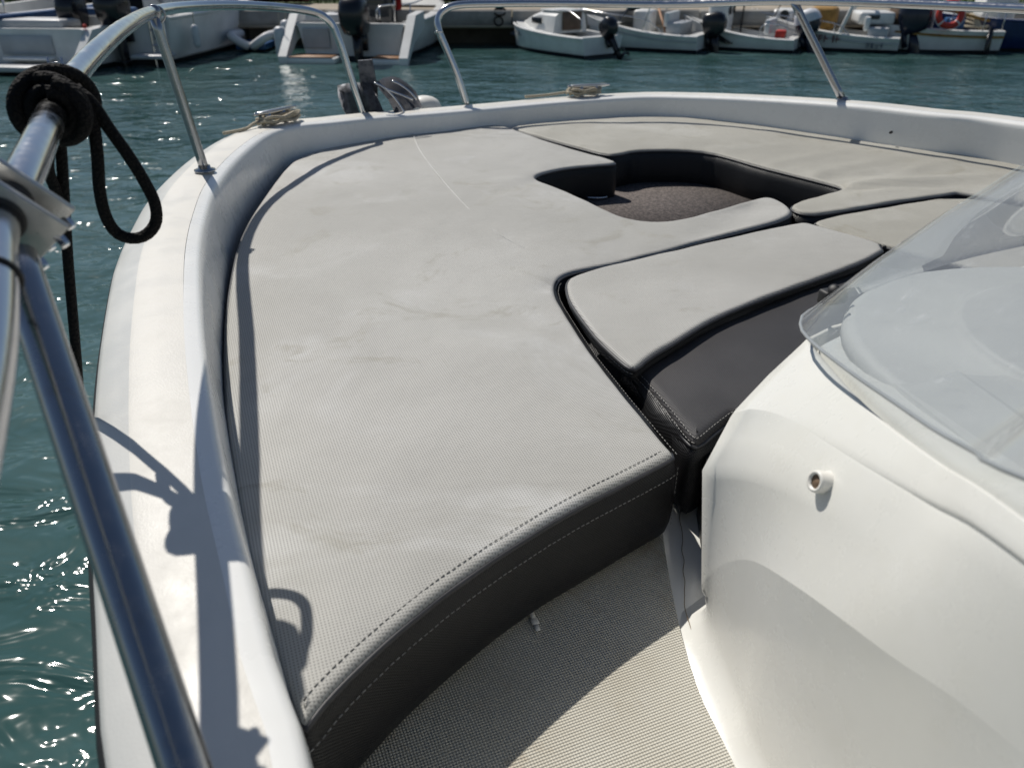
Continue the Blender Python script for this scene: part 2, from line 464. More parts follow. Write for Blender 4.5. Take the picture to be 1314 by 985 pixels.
# ------------------------------------------------------------------ cushions
def creases_fn(segs):
    segs = [(a, b, amp, w) for a, b, amp, w in segs]
    def f(p):
        z = 0
        for a, b, amp, w in segs:
            ab = b - a; L2 = ab.x*ab.x + ab.y*ab.y
            t = ((p.x-a.x)*ab.x + (p.y-a.y)*ab.y)/L2
            if t < -.1 or t > 1.1: continue
            d = abs((p.x-a.x)*ab.y - (p.y-a.y)*ab.x)/math.sqrt(L2)
            if d > 3*w: continue
            e = max(0, min(1, (1.1-t)/.6))*max(0, min(1, (t+.1)/.15))
            z += amp*e*math.exp(-(d/w)**2)
        return z
    return f
def pad(name, outline, zt, zb, label, r=.009, flare=.006, grid=.022, crease=None, puff=.006, lightmat=None, sidemat=None, group='boat cushions', rim=None, lightr=1.0):
    """upholstered pad: top panel that rolls over the rim, side panel, piping; returns the thing, its rim and outward normals"""
    out = [Vector((p.x, p.y, 0)) for p in outline]
    if area2(out) < 0: out.reverse()
    out = resample(out, step=.009, closed=True)
    nr = out_normals(out)
    for _ in range(2): nr = [(nr[i-1] + nr[i]*2 + nr[(i+1) % len(nr)]).normalized() for i in range(len(nr))]
    c = sum(out, Vector())/len(out)
    root = thing(name, (c.x, c.y, zb), label, 'cushion', group)
    n = len(out)
    inner = [p - q*(r + .006) for p, q in zip(out, nr)]
    # cut out the little loops that an inset makes at concave corners
    from mathutils.geometry import intersect_line_line_2d as ill
    for i in range(n):
        for j in range(i + 2, n):
            if (i == 0 and j == n-1) or (inner[i] - inner[j]).length > .06: continue
            x = ill(inner[i].to_2d(), inner[(i+1) % n].to_2d(), inner[j].to_2d(), inner[(j+1) % n].to_2d())
            if x is None: continue
            if j - i < n/2: ks = range(i + 1, j + 1)
            else: ks = [k % n for k in range(j + 1, n + i + 1)]
            for k in ks: inner[k] = Vector((x.x, x.y, 0))
    # grid inside
    xs = [p.x for p in inner]; ys = [p.y for p in inner]
    def inside(x, y):
        c_ = False; j = n - 1
        for i in range(n):
            if (inner[i].y > y) != (inner[j].y > y) and x < (inner[j].x-inner[i].x)*(y-inner[i].y)/(inner[j].y-inner[i].y) + inner[i].x: c_ = not c_
            j = i
        return c_
    pts = [p.to_2d() for p in inner]
    y = min(ys) + grid/2
    row = 0
    while y < max(ys):
        x = min(xs) + grid/2*(row % 2)
        cross = sorted((inner[j].x-inner[i].x)*(y-inner[i].y)/(inner[j].y-inner[i].y) + inner[i].x
                       for i, j in zip(range(n), [n-1] + list(range(n-1))) if (inner[i].y > y) != (inner[j].y > y))
        for a, b in zip(cross[0::2], cross[1::2]):
            k = math.ceil((a + grid*.5 - x)/grid)
            xx = x + k*grid
            while xx < b - grid*.5:
                pts.append(Vector((xx, y))); xx += grid
        y += grid*.87; row += 1
    edges = [(i, (i+1) % n) for i in range(n)]
    vs, es, fs, ov, oe, of = delaunay_2d_cdt(pts, edges, [], 0, 1e-6, True)
    import mathutils
    kd = mathutils.kdtree.KDTree(n)
    for i, p in enumerate(out): kd.insert(p, i)
    kd.balance()
    def zat(p):
        d = kd.find(Vector((p.x, p.y, 0)))[2]
        z = puff*(1 - math.exp(-max(0, d - r)/.07))
        z += .0030*noise.noise(Vector((p.x*5, p.y*5, 3.1)))*min(1, d/.05) + .0012*noise.noise(Vector((p.x*16, p.y*16, 8)))
        if crease: z += crease(p)*min(1, d/.02)
        return zt + z
    bm = new()
    bv = [bm.verts.new((v.x, v.y, zat(v))) for v in vs]
    ring = [None]*n
    for k, o in enumerate(ov):
        for i in o:
            if i < n and ring[i] is None: ring[i] = bv[k]
    rim_ids = {k for k, o in enumerate(ov) if any(i < n for i in o)}
    for f in fs:
        if all(i in rim_ids for i in f):
            cx = sum(vs[i].x for i in f)/len(f); cy = sum(vs[i].y for i in f)/len(f)
            if not inside(cx, cy): continue
        try: bm.faces.new([bv[i] for i in f])
        except ValueError: pass
    prev = ring
    A = 5
    for s in range(0, A + 1):
        a = (PI/2)*s/A*lightr
        cur = [bm.verts.new(out[i] - nr[i]*(r*(1 - math.sin(a))) + Vector((0, 0, zat(out[i]) - r*(1 - math.cos(a))))) for i in range(n)]
        for i in range(n):
            j = (i+1) % n
            q4 = (prev[i], cur[i], cur[j]) if prev[i] is prev[j] else (prev[i], prev[j], cur[j], cur[i])
            try: bm.faces.new(q4)
            except ValueError: pass
        prev = cur
    bmesh.ops.triangulate(bm, faces=[f for f in bm.faces if len(f.verts) > 4])
    obj('top_panel', bm, lightmat or M_LIGHT, root)
    h = zt - r - zb
    bm = new()
    rings = []
    for t, o in ((1, -.001), (.93, flare*.7), (.8, flare), (.5, flare*1.25), (.2, flare*.9), (.05, flare*.2), (0, -.004), (0, -.02)):
        rings.append([out[i] + nr[i]*(o + .0035*noise.noise(Vector((out[i].x*7, out[i].y*7, t*2.)))*(1 if .01 < t < .9 else 0)) + Vector((0, 0, zb + h*t)) for i in range(n)])
    loft(bm, rings, True)
    obj('side_panel', bm, sidemat or M_DARK, root)
    bm = new(); tube(bm, [out[i] + nr[i]*.0005 + Vector((0, 0, zt - r)) for i in range(n)], .0032, 8, False, 0, True)
    obj('piping', bm, M_PIPE, root)
    return root, out, nr
def px_path(pts, z): return [at_z(x, y, z) for x, y in pts]

ZC = 1.300
port_px = [(387, 930), (368, 882), (350, 830), (334, 772), (320, 720), (308, 660), (299, 600), (291, 550), (289, 500), (288, 450), (290, 400), (296, 356), (305, 313), (320, 280), (339, 252), (354, 231), (370, 211),
           (388, 200), (408, 192), (432, 185.5), (460, 180), (529, 170), (580, 164.5), (632, 159.5), (646, 161), (672, 170), (699, 180), (742, 193), (780, 203), (791, 206.5), (787, 209), (770, 209.5), (728, 213.5), (703, 218.5), (689, 223), (685, 227),
           (691, 231), (704, 236), (728, 245), (760, 260), (780, 270), (801, 278), (817, 281.5), (833, 283.5), (852, 283.5), (872, 281), (900, 274), (929, 266), (955, 258), (977, 252.5), (990, 253), (1003, 258), (1012, 264), (1017, 271), (1008, 279), (970, 290), (936, 298.5), (872, 315),
           (817, 329.5), (765, 341), (730, 348), (716, 355), (710.5, 366), (713, 380), (726, 402), (756, 448), (779, 477), (802, 506), (838, 549), (858, 573), (866, 580), (857, 586), (832, 599), (797, 617), (755, 638), (714, 660), (675, 684), (637, 708),
           (602, 732), (568, 756), (534, 783), (500, 811), (465, 843), (431, 876), (405, 905), (393, 923)]
port_w = px_path(port_px, ZC)
def cz(a, b, amp, w): return (at_z(*a, ZC), at_z(*b, ZC), amp, w)
cr_port = creases_fn([cz((686, 228), (610, 240), .003, .02), (at_z(690, 233, ZC), at_z(600, 262, ZC), -.0025, .018), cz((800, 212), (690, 196), .003, .02),
                      cz((712, 362), (640, 352), .0035, .015), cz((712, 372), (650, 375), -.003, .014), cz((864, 580), (800, 572), .0025, .01), cz((866, 578), (835, 556), -.002, .008),
                      cz((980, 262), (880, 305), -.010, .05), cz((640, 440), (700, 520), .002, .05), cz((560, 450), (640, 500), .0025, .06)])
port, port_out, port_nr = pad('bow_cushion', chaikin(port_w, 2), ZC, 1.168, 'largest pale grey sun pad, on the port side, with a dark front panel', crease=cr_port)

stb_px = [(652, 162.5), (700, 157), (768, 152), (820, 149.5), (871, 148.5), (910, 150), (948, 154), (1020, 166), (1101, 179.5), (1200, 192), (1301, 207)]
stb_w = px_path(stb_px, ZC) + [Vector((1.86, 1.72, 0)), Vector((1.90, 1.45, 0)), Vector((1.55, 1.60, 0))]
stb_w += px_path([(1240, 243.5), (1190, 251), (1140, 258), (1095, 266), (1050, 273), (1033, 272), (1021, 268.5), (1014, 263), (1030, 256), (1056, 249), (1079, 242.5), (1082, 240), (1074, 236), (1030, 225), (973, 211), (940, 201), (912, 194), (880, 191), (845, 190.5), (812, 192), (797, 196), (780, 197.5), (742, 187.5), (699, 176), (671, 168)], ZC)
FP = (1086, 240)
cr_stb = creases_fn([cz(FP, (1290, 226), .010, .022), cz((1086, 243), (1270, 238), -.006, .014), cz(FP, (1230, 205), .006, .02), cz(FP, (1180, 214), -.005, .016), cz((1040, 226), (1150, 205), .005, .02), cz((985, 213), (1100, 193), .004, .025),
                     cz((1050, 230), (1190, 222), -.005, .02), cz((905, 193), (1040, 186), .003, .03), cz((1090, 252), (1200, 236), .004, .014)])
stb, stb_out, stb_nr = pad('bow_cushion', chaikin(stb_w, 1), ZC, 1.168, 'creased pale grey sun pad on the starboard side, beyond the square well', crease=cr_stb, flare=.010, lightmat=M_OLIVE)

aft_w = px_path([(1040, 286), (1058, 278.5), (1140, 264), (1240, 248)], ZC) + [Vector((1.50, 1.56, 0)), Vector((1.55, 1.22, 0)), Vector((1.15, 1.18, 0))] + px_path([(1138, 314), (1090, 300)], ZC)
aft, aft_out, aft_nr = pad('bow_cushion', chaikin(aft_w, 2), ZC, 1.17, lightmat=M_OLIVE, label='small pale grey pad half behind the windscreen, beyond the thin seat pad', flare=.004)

ZD = 1.288
dark_w = px_path([(802, 468), (815, 476), (832, 494), (851, 516), (870, 540), (886, 560), (892, 564), (900, 562), (920, 545), (950, 522)], ZD)
dark_w += [Vector((.36, .80, 0)), Vector((.60, .98, 0)), Vector((.95, 1.12, 0)), Vector((1.0, 1.42, 0)), Vector((.80, 1.47, 0))] + px_path([(1060, 336), (976, 363), (900, 396), (850, 427), (815, 453)], ZD)
dark, dark_out, dark_nr = pad('seat_cushion', chaikin(dark_w, 1), ZD, 1.16, 'black woven cushion below the grey seat pad, against the windscreen nose', lightmat=M_DARKTOP, flare=.010, r=.014)

ZS = 1.314
seat_px = [(733, 354), (727, 362), (729, 377), (736, 391), (752, 413), (768, 433), (786, 450), (802, 464), (812, 470.5), (819, 468), (828, 459), (845, 448), (863, 438), (890, 421), (920, 404), (976, 381), (1053, 354), (1111, 332.5), (1140, 315), (1095, 301), (1040, 286), (1026, 285), (980, 294), (930, 305), (860, 321.5), (800, 335), (760, 345)]
seat, seat_out, seat_nr = pad('seat_pad', chaikin(px_path(seat_px, ZS), 1), ZS, 1.2905, 'thin pale grey pad lying in front of the windscreen, over the black cushion', r=.007, flare=.0008, puff=.003)

def sub_path(out, nr, a, b, inset, z):
    """stretch of a rim between the stations nearest to a and b (shorter way round)"""
    n = len(out)
    i = min(range(n), key=lambda k: (out[k].to_2d() - a.to_2d()).length); j = min(range(n), key=lambda k: (out[k].to_2d() - b.to_2d()).length)
    idx = [(i + k) % n for k in range(((j - i) % n) + 1)]
    back = [(i - k) % n for k in range(((i - j) % n) + 1)]
    if len(back) < len(idx): idx = back
    return [out[k] - nr[k]*inset + Vector((0, 0, z)) for k in idx], [nr[k] for k in idx]
# dark corner strip and stitching along the port cushion's front and inboard rims
fa, fb, fc = at_z(390, 927, ZC), at_z(866, 580, ZC), at_z(714, 357, ZC)
bmT, bmK = new(), new()
p, q = sub_path(port_out, port_nr, fa, fb, .013, ZC + .0010); dashes(bmK, [q_ + Vector((0, 0, 0)) for q_ in p])
p, q = sub_path(port_out, port_nr, fa, fb, -.0072, ZC - .030); dashes(bmT, p, up=Vector((-.3, -.9, .2)))
obj('front_stitching', bmT, M_THREAD, port); bmT = new()
p, q = sub_path(port_out, port_nr, at_z(860, 575, ZC), fc, -.0075, ZC - .0080); dashes(bmT, p, up=Vector((.6, .1, .8)), lift=.0004)
obj('side_stitching', bmT, M_THREAD, port)
obj('stitching', bmK, M_THREADK, port)
bm = new()
p, q = sub_path(dark_out, dark_nr, at_z(815, 476, ZD), at_z(890, 564, ZD), .004, ZD - .0015); dashes(bm, p, up=Vector((-.5, 0, .8)))
p, q = sub_path(dark_out, dark_nr, at_z(815, 476, ZD), at_z(890, 564, ZD), -.002, ZD - .006); dashes(bm, p, up=Vector((-.5, 0, .8)))
p, q = sub_path(dark_out, dark_nr, at_z(892, 564, ZD), at_z(950, 522, ZD), .004, ZD - .0015); dashes(bm, p, up=Vector((0, -.3, .8)))
obj('stitching', bm, M_THREAD, dark)
bm = new()
p, q = sub_path(seat_out, seat_nr, at_z(733, 354, ZS), at_z(812, 470, ZS), -.001, ZS - .0135); dashes(bm, p, up=Vector((-.9, -.3, .2)))
obj('stitching', bm, M_THREAD, seat)
bm = new()
p, q = sub_path(aft_out, aft_nr, at_z(1040, 286, ZC), at_z(1138, 314, ZC), .0, ZC - .006); dashes(bm, p, .011, .006, .004, .003, up=Vector((-.5, -.5, .6)), lift=.002)
obj('zipper', bm, M_THREADK, aft)
def band(parent, out, nr, a, b, m, prof):
    n = len(out)
    i = min(range(n), key=lambda k: (out[k].to_2d() - a.to_2d()).length); j = min(range(n), key=lambda k: (out[k].to_2d() - b.to_2d()).length)
    idx = [(i + k) % n for k in range(((j - i) % n) + 1)]; back = [(i - k) % n for k in range(((i - j) % n) + 1)]
    if len(back) < len(idx): idx = back
    bm = new()
    L = len(idx)
    loft(bm, [[out[k] + nr[k]*(o*min(1, .15 + min(q, L-1-q)/12)) + Vector((0, 0, z)) for o, z in prof] for q, k in enumerate(idx)], False)
    obj('edge_band', bm, m, parent)
band(port, port_out, port_nr, at_z(862, 577, ZC), fc, M_DARK, ((-.002, ZC - .0030), (.002, ZC - .0042), (.009, ZC - .010), (.015, ZC - .020), (.018, ZC - .034), (.017, ZC - .10)))
band(dark, dark_out, dark_nr, at_z(812, 474, ZD), at_z(888, 562, ZD), M_DARK, ((.000, ZD - .006), (.006, ZD - .010), (.012, ZD - .018), (.017, ZD - .034), (.017, ZD - .10)))
# vertical corner seams of the front panel
for px, py in ((872, 588), (395, 938)):
    bm = new()
    a = at_z(px, py, ZC)
    i = min(range(len(port_out)), key=lambda k: (port_out[k].to_2d() - a.to_2d()).length)
    dashes(bm, [port_out[i] + port_nr[i]*(.0085) + Vector((0, 0, z)) for z in (ZC - .02, ZC - .06, ZC - .115)], up=port_nr[i])
    obj('corner_stitching', bm, M_THREAD, port)
# faint sewn line across the port cushion
bm = new()
sp = resample(catmull([at_z(x, y, ZC + .0062) for x, y in ((530, 171), (536, 188), (552, 212), (578, 243), (606, 272), (640, 300), (672, 318))], 8), step=.01)
rr = [.0016*max(.15, 1 - .9*(i/len(sp))**2) for i in range(len(sp))]
tube(bm, [p + Vector((0, 0, .0006*noise.noise(p*9))) for p in sp], rr, 6)
obj('seam', bm, M_SEAM, port)
# little pull tab under the front panel
tabp = at_z(683, 788, ZF + .003)
bm = new()
for dx, s in ((0, (.014, .006, .002)), (.011, (.010, .009, .002)), (.021, (.010, .006, .002))):
    rbox(bm, tabp + Vector((.25, -.97, 0))*dx, s, .0009, 1, R(-75))
obj('zip_pull', bm, M_PLASTIC, port)

bm = new()
prism(bm, chaikin(px_path([(700, 350), (760, 470), (850, 600), (893, 590), (1000, 480), (1140, 330), (1040, 290), (860, 325)], 1.17), 1), 1.158, 1.185)
obj('trench_shade_slab', bm, M_DARK, boat)  # added dark slab: trench shade put in as colour over the sunlit floor
bm = new(); prism(bm, [(.243, .715), (.42, .715), (.52, 1.0), (.31, .93), (.259, .85)], 1.158, 1.262); obj('sun_gap_block', bm, M_DARK, boat)  # added block that stops sunlight between the black cushion and the console
# well floor between the sun pads
bm = new()
wl = [at_z(x, y, 1.20) for x, y in ((700, 228), (770, 222), (850, 222), (925, 230), (1000, 254), (985, 275), (900, 310), (820, 310), (745, 268), (700, 245))]
wl = chaikin(wl, 1)
prism(bm, wl, 1.16, 1.197)
obj('well_floor', bm, M_CARPET, boat)
bm = new()
tp = [at_z(x, y, 1.203) for x, y in ((929, 238), (960, 247), (1000, 259))]
tube(bm, tp, .006, 8)
obj('well_trim', bm, M_CAULK, boat)
bm = new()
torus(bm, Matrix.Translation(at_z(765, 252, 1.204)) @ Matrix.Diagonal((1.5, .8, 1, 1)), .022, .003, 20, 6)
obj('well_latch', bm, M_STEEL, boat)

# ------------------------------------------------------------------ console
def ring_of(port_pts, back, n1=46):
    """port flank traced from aft forwards, then across the front and round the far side"""
    p = [Vector(v) for v in port_pts]
    nose = p[-1]; z0 = p[0].z; zn = nose.z
    tg = (p[0] - p[1]).normalized(); tg = (tg*.6 - BOW*.4).normalized(); tg.z = .12 if back else 0
    head = [p[0] + tg*.60, p[0] + tg*.28]
    raw = [q for q in resample(catmull(head + p, 8), n=600) if q.y > -.20]
    a = resample(raw, n=n1)
    front = [nose + Vector((.014, .016, 0)), nose + Vector((.05, .038, 0)), nose + Vector((.14, .085, 0)), nose + STB*.55 + BOW*.08, nose + STB*1.0 + BOW*.05, nose + STB*1.14]
    b = resample(catmull([nose] + front, 8), n=24)[1:]
    c0 = b[-1]; c1 = c0 - BOW*1.15; c1.z = a[0].z
    c = resample([c0, c1], n=10)[1:] + resample([c1, a[0]], n=12)[1:-1]
    return a + b + c
base_r = ring_of([at_z(x, y, ZF - .002) for x, y in ((973, 985), (950, 925), (931, 879), (916, 845), (906, 817), (904, 801))] + [], False)
fil_r = ring_of([at_z(x, y, ZF + .028) + Vector((0, 0, 0)) for x, y in ((985, 975), (958, 905), (936, 855), (917, 815), (903, 783))], False)
ringA = ring_of([at_z(*p) for p in ((1314, 968, 1.470), (1143, 841, 1.431), (1020, 751, 1.383), (960, 718, 1.330), (920, 728, 1.268), (900, 750, 1.222))] + [], True)
ringB = ring_of([at_z(*p) for p in ((1314, 725, 1.560), (1190, 647, 1.521), (1096, 591, 1.491), (1011, 538, 1.462), (972, 526, 1.447), (950, 526, 1.436), (940, 530, 1.431))], True)
ringG = ring_of([at_z(*p) for p in ((1314, 665, 1.576), (1200, 589, 1.540), (1110, 519, 1.514), (1048, 450, 1.496), (1036, 434, 1.492))], True)
def _w(k):
    t = max(0, min(1, (k/45 - .66)/.34)) if k <= 45 else max(0, 1 - (k - 45)/9)
    return t*t*(3 - 2*t)
ringM = [a.lerp(b, .70) + Vector((-.0225, -.004, 0))*_w(k) for k, (a, b) in enumerate(zip(ringA, ringB))]
def ins(r, d, dz):
    ccw = area2(r) > 0; n = out_normals(r)
    return [p + q*(-d if ccw else d) + Vector((0, 0, dz)) for p, q in zip(r, n)]
def mid(a, b, t, push=0):
    r = [p.lerp(q, t) for p, q in zip(a, b)]
    return ins(r, -push, 0) if push else r
lower_face = [ins(base_r, -.034, -.003), ins(base_r, -.020, .002), ins(base_r, -.008, .012), ins(base_r, -.001, .030), mid(ins(base_r, 0, .03), ringA, .5), mid(base_r, ringA, .85), mid(base_r, ringA, .97), ringA]
upper_face = [ringA, mid(ringA, ringM, .03), mid(ringA, ringM, .15), mid(ringA, ringM, .5), mid(ringA, ringM, .85), ringM, mid(ringM, ringB, .5), mid(ringM, ringB, .93), ins(ringB, .0007, .0006)]
top_face = [ins(ringB, .0007, .0006), mid(ringB, ringG, .05, .0004), mid(ringB, ringG, .2, .001),
                 mid(ringB, ringG, .5, .002), mid(ringB, ringG, .92), ringG, ins(ringG, .0025, -.004), ins(ringG, .003, -.016), ins(ringG, .011, -.018), ins(ringG, .014, -.006), ins(ringG, .020, .001), ins(ringG, .036, .004)]
console_rings = top_face
bm = new(); loft(bm, lower_face, True); loft(bm, upper_face, True); loft(bm, top_face, True)
console = obj('console', bm, M_GELB, boat)
bm = new(); bm.faces.new([bm.verts.new(p) for p in console_rings[-1]]); obj('dashboard', bm, M_DASH, console, smooth=False)
# dash behind the screen: a low instrument cowl
bm = new()
dc = Vector((.62, .62, 1.50))
prof = [(.33, 0), (.329, .010), (.325, .015), (.315, .018), (.22, .024), (.216, .031), (.21, .034), (.02, .037)]
Mx = Matrix.Translation(dc) @ Matrix.Rotation(R(-21.7), 4, 'Z') @ Matrix.Diagonal((.9, .78, 1, 1))
lathe(bm, prof, Mx, 48)
obj('instrument_cowl', bm, M_DASH, console)
# drain stub
bm = new()
sd = Vector((-.93, -.22, .30)).normalized(); sp0 = Vector((.2615, .517, 1.463))
Mx = align(sp0 - sd*.0065, sd)
prof = [(.0105, 0), (.0105, .004), (.0095, .005), (.0095, .017), (.0088, .019), (.0066, .019), (.0062, .016)]
lathe(bm, prof, Mx, 24)
stub = obj('drain_stub', bm, M_PLASTIC, console)
bm = new(); lathe(bm, [(.0064, .0), (.0064, .0165)], Mx, 18); obj('plug', bm, M_BROWN, stub)
# sealant bead with its crack along the foot of the console
bm = new()
cp = [at_z(x, y, ZF + .0012) for x, y in ((868, 560), (872, 640), (876, 710), (879, 775), (888, 815), (899, 835), (912, 868), (925, 905), (940, 940), (962, 990))]
cp = resample(catmull(cp, 8), step=.006)
tube(bm, [p + Vector((.0025*noise.noise(p*40), .0025*noise.noise(p*40 + Vector((9, 0, 0))), .0003)) for p in cp], .0005, 5)
obj('sealant_crack', bm, M_CRACK, boat)

# windscreen
gb = [at_z(*p) for p in ((1314, 611, 1.600), (1250, 577, 1.581), (1199, 549, 1.567), (1150, 516, 1.553), (1101, 483, 1.540), (1070, 460, 1.532), (1048, 443, 1.525), (1035, 430, 1.520), (1028, 419, 1.517))]
gb = [gb[0] - BOW*.45 + Vector((0, 0, .1)), gb[0] - BOW*.2 + Vector((0, 0, .045))] + gb
nose = gb[-1]
gb += [nose + Vector((.012, .030, 0)), nose + Vector((.045, .060, 0)), nose + Vector((.10, .095, 0)), nose + STB*.35 + BOW*.09, nose + STB*.65 + BOW*.09, nose + STB*.92 + BOW*.02, nose + STB*1.0 - BOW*.12, nose + STB*1.02 - BOW*.5 + Vector((0, 0, .1))]
gbc = resample(catmull(gb, 8), n=120)
fr = frames(gbc)
inn = [Vector((t[0].y, -t[0].x, 0)).normalized() for t in fr]
for _ in range(10): inn = [inn[0]] + [(inn[i-1] + inn[i] + inn[i+1]).normalized() for i in range(1, len(inn)-1)] + [inn[-1]]
rows = []
for t in (0, .08, .2, .35, .5, .65, .8, .92, 1.0):
    rows.append([p + n_*(.37*t - .03*math.sin(PI*t)) + Vector((0, 0, .36*t)) for p, n_ in zip(gbc, inn)])
bm = new()
th = .005
inner = [[p + n_*th for p, n_ in zip(r, inn)] for r in rows]
loft(bm, rows + inner[::-1] + [rows[0]], False)
screen = obj('windscreen', bm, M_ACRYL, boat)
bm = new(); tube(bm, [p + Vector((0, 0, -.001)) for p in gbc], .0017, 8); obj('edge_trim', bm, M_EDGETRIM, screen)
bm = new()
for (px, py, z) in ((1076, 371, 1.535),):
    a = at_z(px, py, z)
    rbox(bm, a + Vector((0, .01, -.012)), (.030, .016, .016), .003, 2, R(20))
    lathe(bm, [(.006, 0), (.006, .004), (.003, .0055)], align(a + Vector((-.006, -.004, 0)), (-.5, -.4, .7)), 14)
obj('screen_clip', bm, M_RUBBER, screen)

# ------------------------------------------------------------------ rails
RR = .0125
rail_pts = [Vector((-.02, -.24, 1.63)), Vector((-.13, .04, 1.655)), at_z(-23, 492, 1.68), at_z(-4, 293, 1.70), at_z(20, 248, 1.709), at_z(46, 192, 1.717), at_z(75, 130, 1.725), at_z(100, 92, 1.731), at_z(130, 60, 1.738), at_z(163, 33, 1.741),
            at_y(196, 16, 1.80), at_y(240, 9, 2.10), at_y(300, 7, 2.36), at_y(360, 10, 2.58), at_y(402, 16, 2.70), at_y(424, 29, 2.735), at_y(436, 55, 2.737), at_y(450, 98, 2.738), at_y(467, 147, 2.74)]
rail_c = resample(catmull(rail_pts, 10), step=.012)
bm = new(); tube(bm, rail_c, RR, 20); rail_p = obj('bow_rail', bm, M_STEEL, boat)
bm = new()
tube(bm, resample([at_y(197, 20, 1.802), at_z(263, 219, 1.400)], step=.03), .0108, 16)
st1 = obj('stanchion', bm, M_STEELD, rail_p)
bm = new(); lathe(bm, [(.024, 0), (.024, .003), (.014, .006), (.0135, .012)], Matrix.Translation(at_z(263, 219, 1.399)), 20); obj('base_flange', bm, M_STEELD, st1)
bm = new(); lathe(bm, [(.0138, -.010), (.0145, -.008), (.0145, .008), (.0138, .010)], align(at_y(198, 15.5, 1.806), (rail_pts[11] - rail_pts[9])), 20)
torus(bm, align(at_y(201, 19, 1.81), (rail_pts[11] - rail_pts[9])), .0165, .0022, 20, 6)
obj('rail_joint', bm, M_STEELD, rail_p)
s_top = Vector((-.300, .462, 1.712)); s_bot = Vector((-.060, .065, 1.388))
s_top = EYE + ray(20, 328)*.475; s_mid = EYE + ray(237, 985)*.385
s_bot = s_mid + (s_mid - s_top)*((1.39 - s_mid.z)/(s_mid - s_top).z)
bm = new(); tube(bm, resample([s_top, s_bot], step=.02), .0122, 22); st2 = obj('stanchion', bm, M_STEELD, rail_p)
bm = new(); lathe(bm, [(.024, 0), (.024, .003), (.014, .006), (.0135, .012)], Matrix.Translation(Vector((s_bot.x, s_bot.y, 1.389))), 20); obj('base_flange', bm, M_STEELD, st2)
# starboard rail
rs = [at_y(599, 135, 2.99), at_y(588, 100, 2.99), at_y(574, 66, 2.99), at_y(564, 42, 2.99), at_y(562, 26, 3.0), at_y(570, 13, 3.01), at_y(590, 6.5, 3.03), at_y(640, 5, 3.08), at_y(700, 4.5, 3.11), Vector((.55, 3.06, 1.676)), Vector((.93, 2.77, 1.702)), Vector((1.37, 2.30, 1.708)), Vector((1.72, 1.75, 1.71)), Vector((1.95, 1.1, 1.71)), Vector((2.05, .6, 1.71))]
bm = new(); tube(bm, resample(catmull(rs, 10), step=.012), RR, 16); rail_s = obj('bow_rail', bm, M_STEEL, boat)
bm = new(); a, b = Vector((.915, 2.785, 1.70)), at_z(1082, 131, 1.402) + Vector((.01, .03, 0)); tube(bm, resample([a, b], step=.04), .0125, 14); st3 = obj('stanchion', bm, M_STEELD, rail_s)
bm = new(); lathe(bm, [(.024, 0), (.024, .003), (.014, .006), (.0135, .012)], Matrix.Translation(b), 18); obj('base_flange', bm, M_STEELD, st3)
bm = new(); torus(bm, align(at_y(563, 42, 2.985), (0, .4, 1)), .013, .003, 18, 6); obj('rail_eye', bm, M_STEEL, rail_s)

# clamp on the near rail: two plates, bolts, rubber, and a steel ring at its outboard end
i0 = min(range(len(rail_c)), key=lambda k: (rail_c[k] - at_z(20, 258, 1.708)).length)
cc = rail_c[i0]; ct = (rail_c[i0+3] - rail_c[i0-3]).normalized()
la = (ray(88, 318) - ray(8, 222)); la = (la - ct*la.dot(ct)).normalized(); sa = ct.cross(la)
clamp = thing('rail_clamp', cc, 'twin plate steel clamp bolted round the rail nearest to the camera', 'clamp')
def cm(t, l, s): return cc + ct*t + la*l + sa*s
FM = Matrix(((la.x, sa.x, ct.x, cc.x), (la.y, sa.y, ct.y, cc.y), (la.z, sa.z, ct.z, cc.z), (0, 0, 0, 1)))
for t in (-.013, .013):
    bm = new()
    rbox(bm, Vector((.002, 0, t)), (.060, .042, .005), .0012, 2, 0, 0, FM)
    obj('plate', bm, M_PLATE, clamp)
    for l in (-.022, .031):
        for s in ((-.010, .012) if l > 0 else (0.012,)):
            bm = new()
            lathe(bm, [(.0036, -.004), (.0036, .006), (.003, .0075)], align(cm(t, l, s), la*.7 + sa*.1 + ct*-.35), 6)
            obj('bolt', bm, M_STEEL, clamp, smooth=False)
bm = new(); lathe(bm, [(.0128, -.0172), (.0152, -.0175), (.0152, .0175), (.0128, .0172)], FM, 28); obj('rubber_sleeve', bm, M_RUBBER, clamp)
bm = new(); torus(bm, align(cm(.03, -.052, .0), ct + la*.3), .024, .005, 28, 10); obj('ring', bm, M_PLATE, clamp)
# cable tie
i1 = min(range(len(rail_c)), key=lambda k: (rail_c[k] - at_z(-4, 352, 1.694)).length)
bm = new(); tt = (rail_c[i1+3] - rail_c[i1-3]).normalized()
torus(bm, align(rail_c[i1], tt + Vector((.25, 0, .1))), .0138, .0012, 28, 6)
rbox(bm, rail_c[i1] + Vector((.0135, -.006, -.002)), (.006, .005, .005), .001, 1)
tag(obj('cable_tie', bm, M_RUBBER), 'thin black cable tie round the rail just below the clamp', 'cable tie')

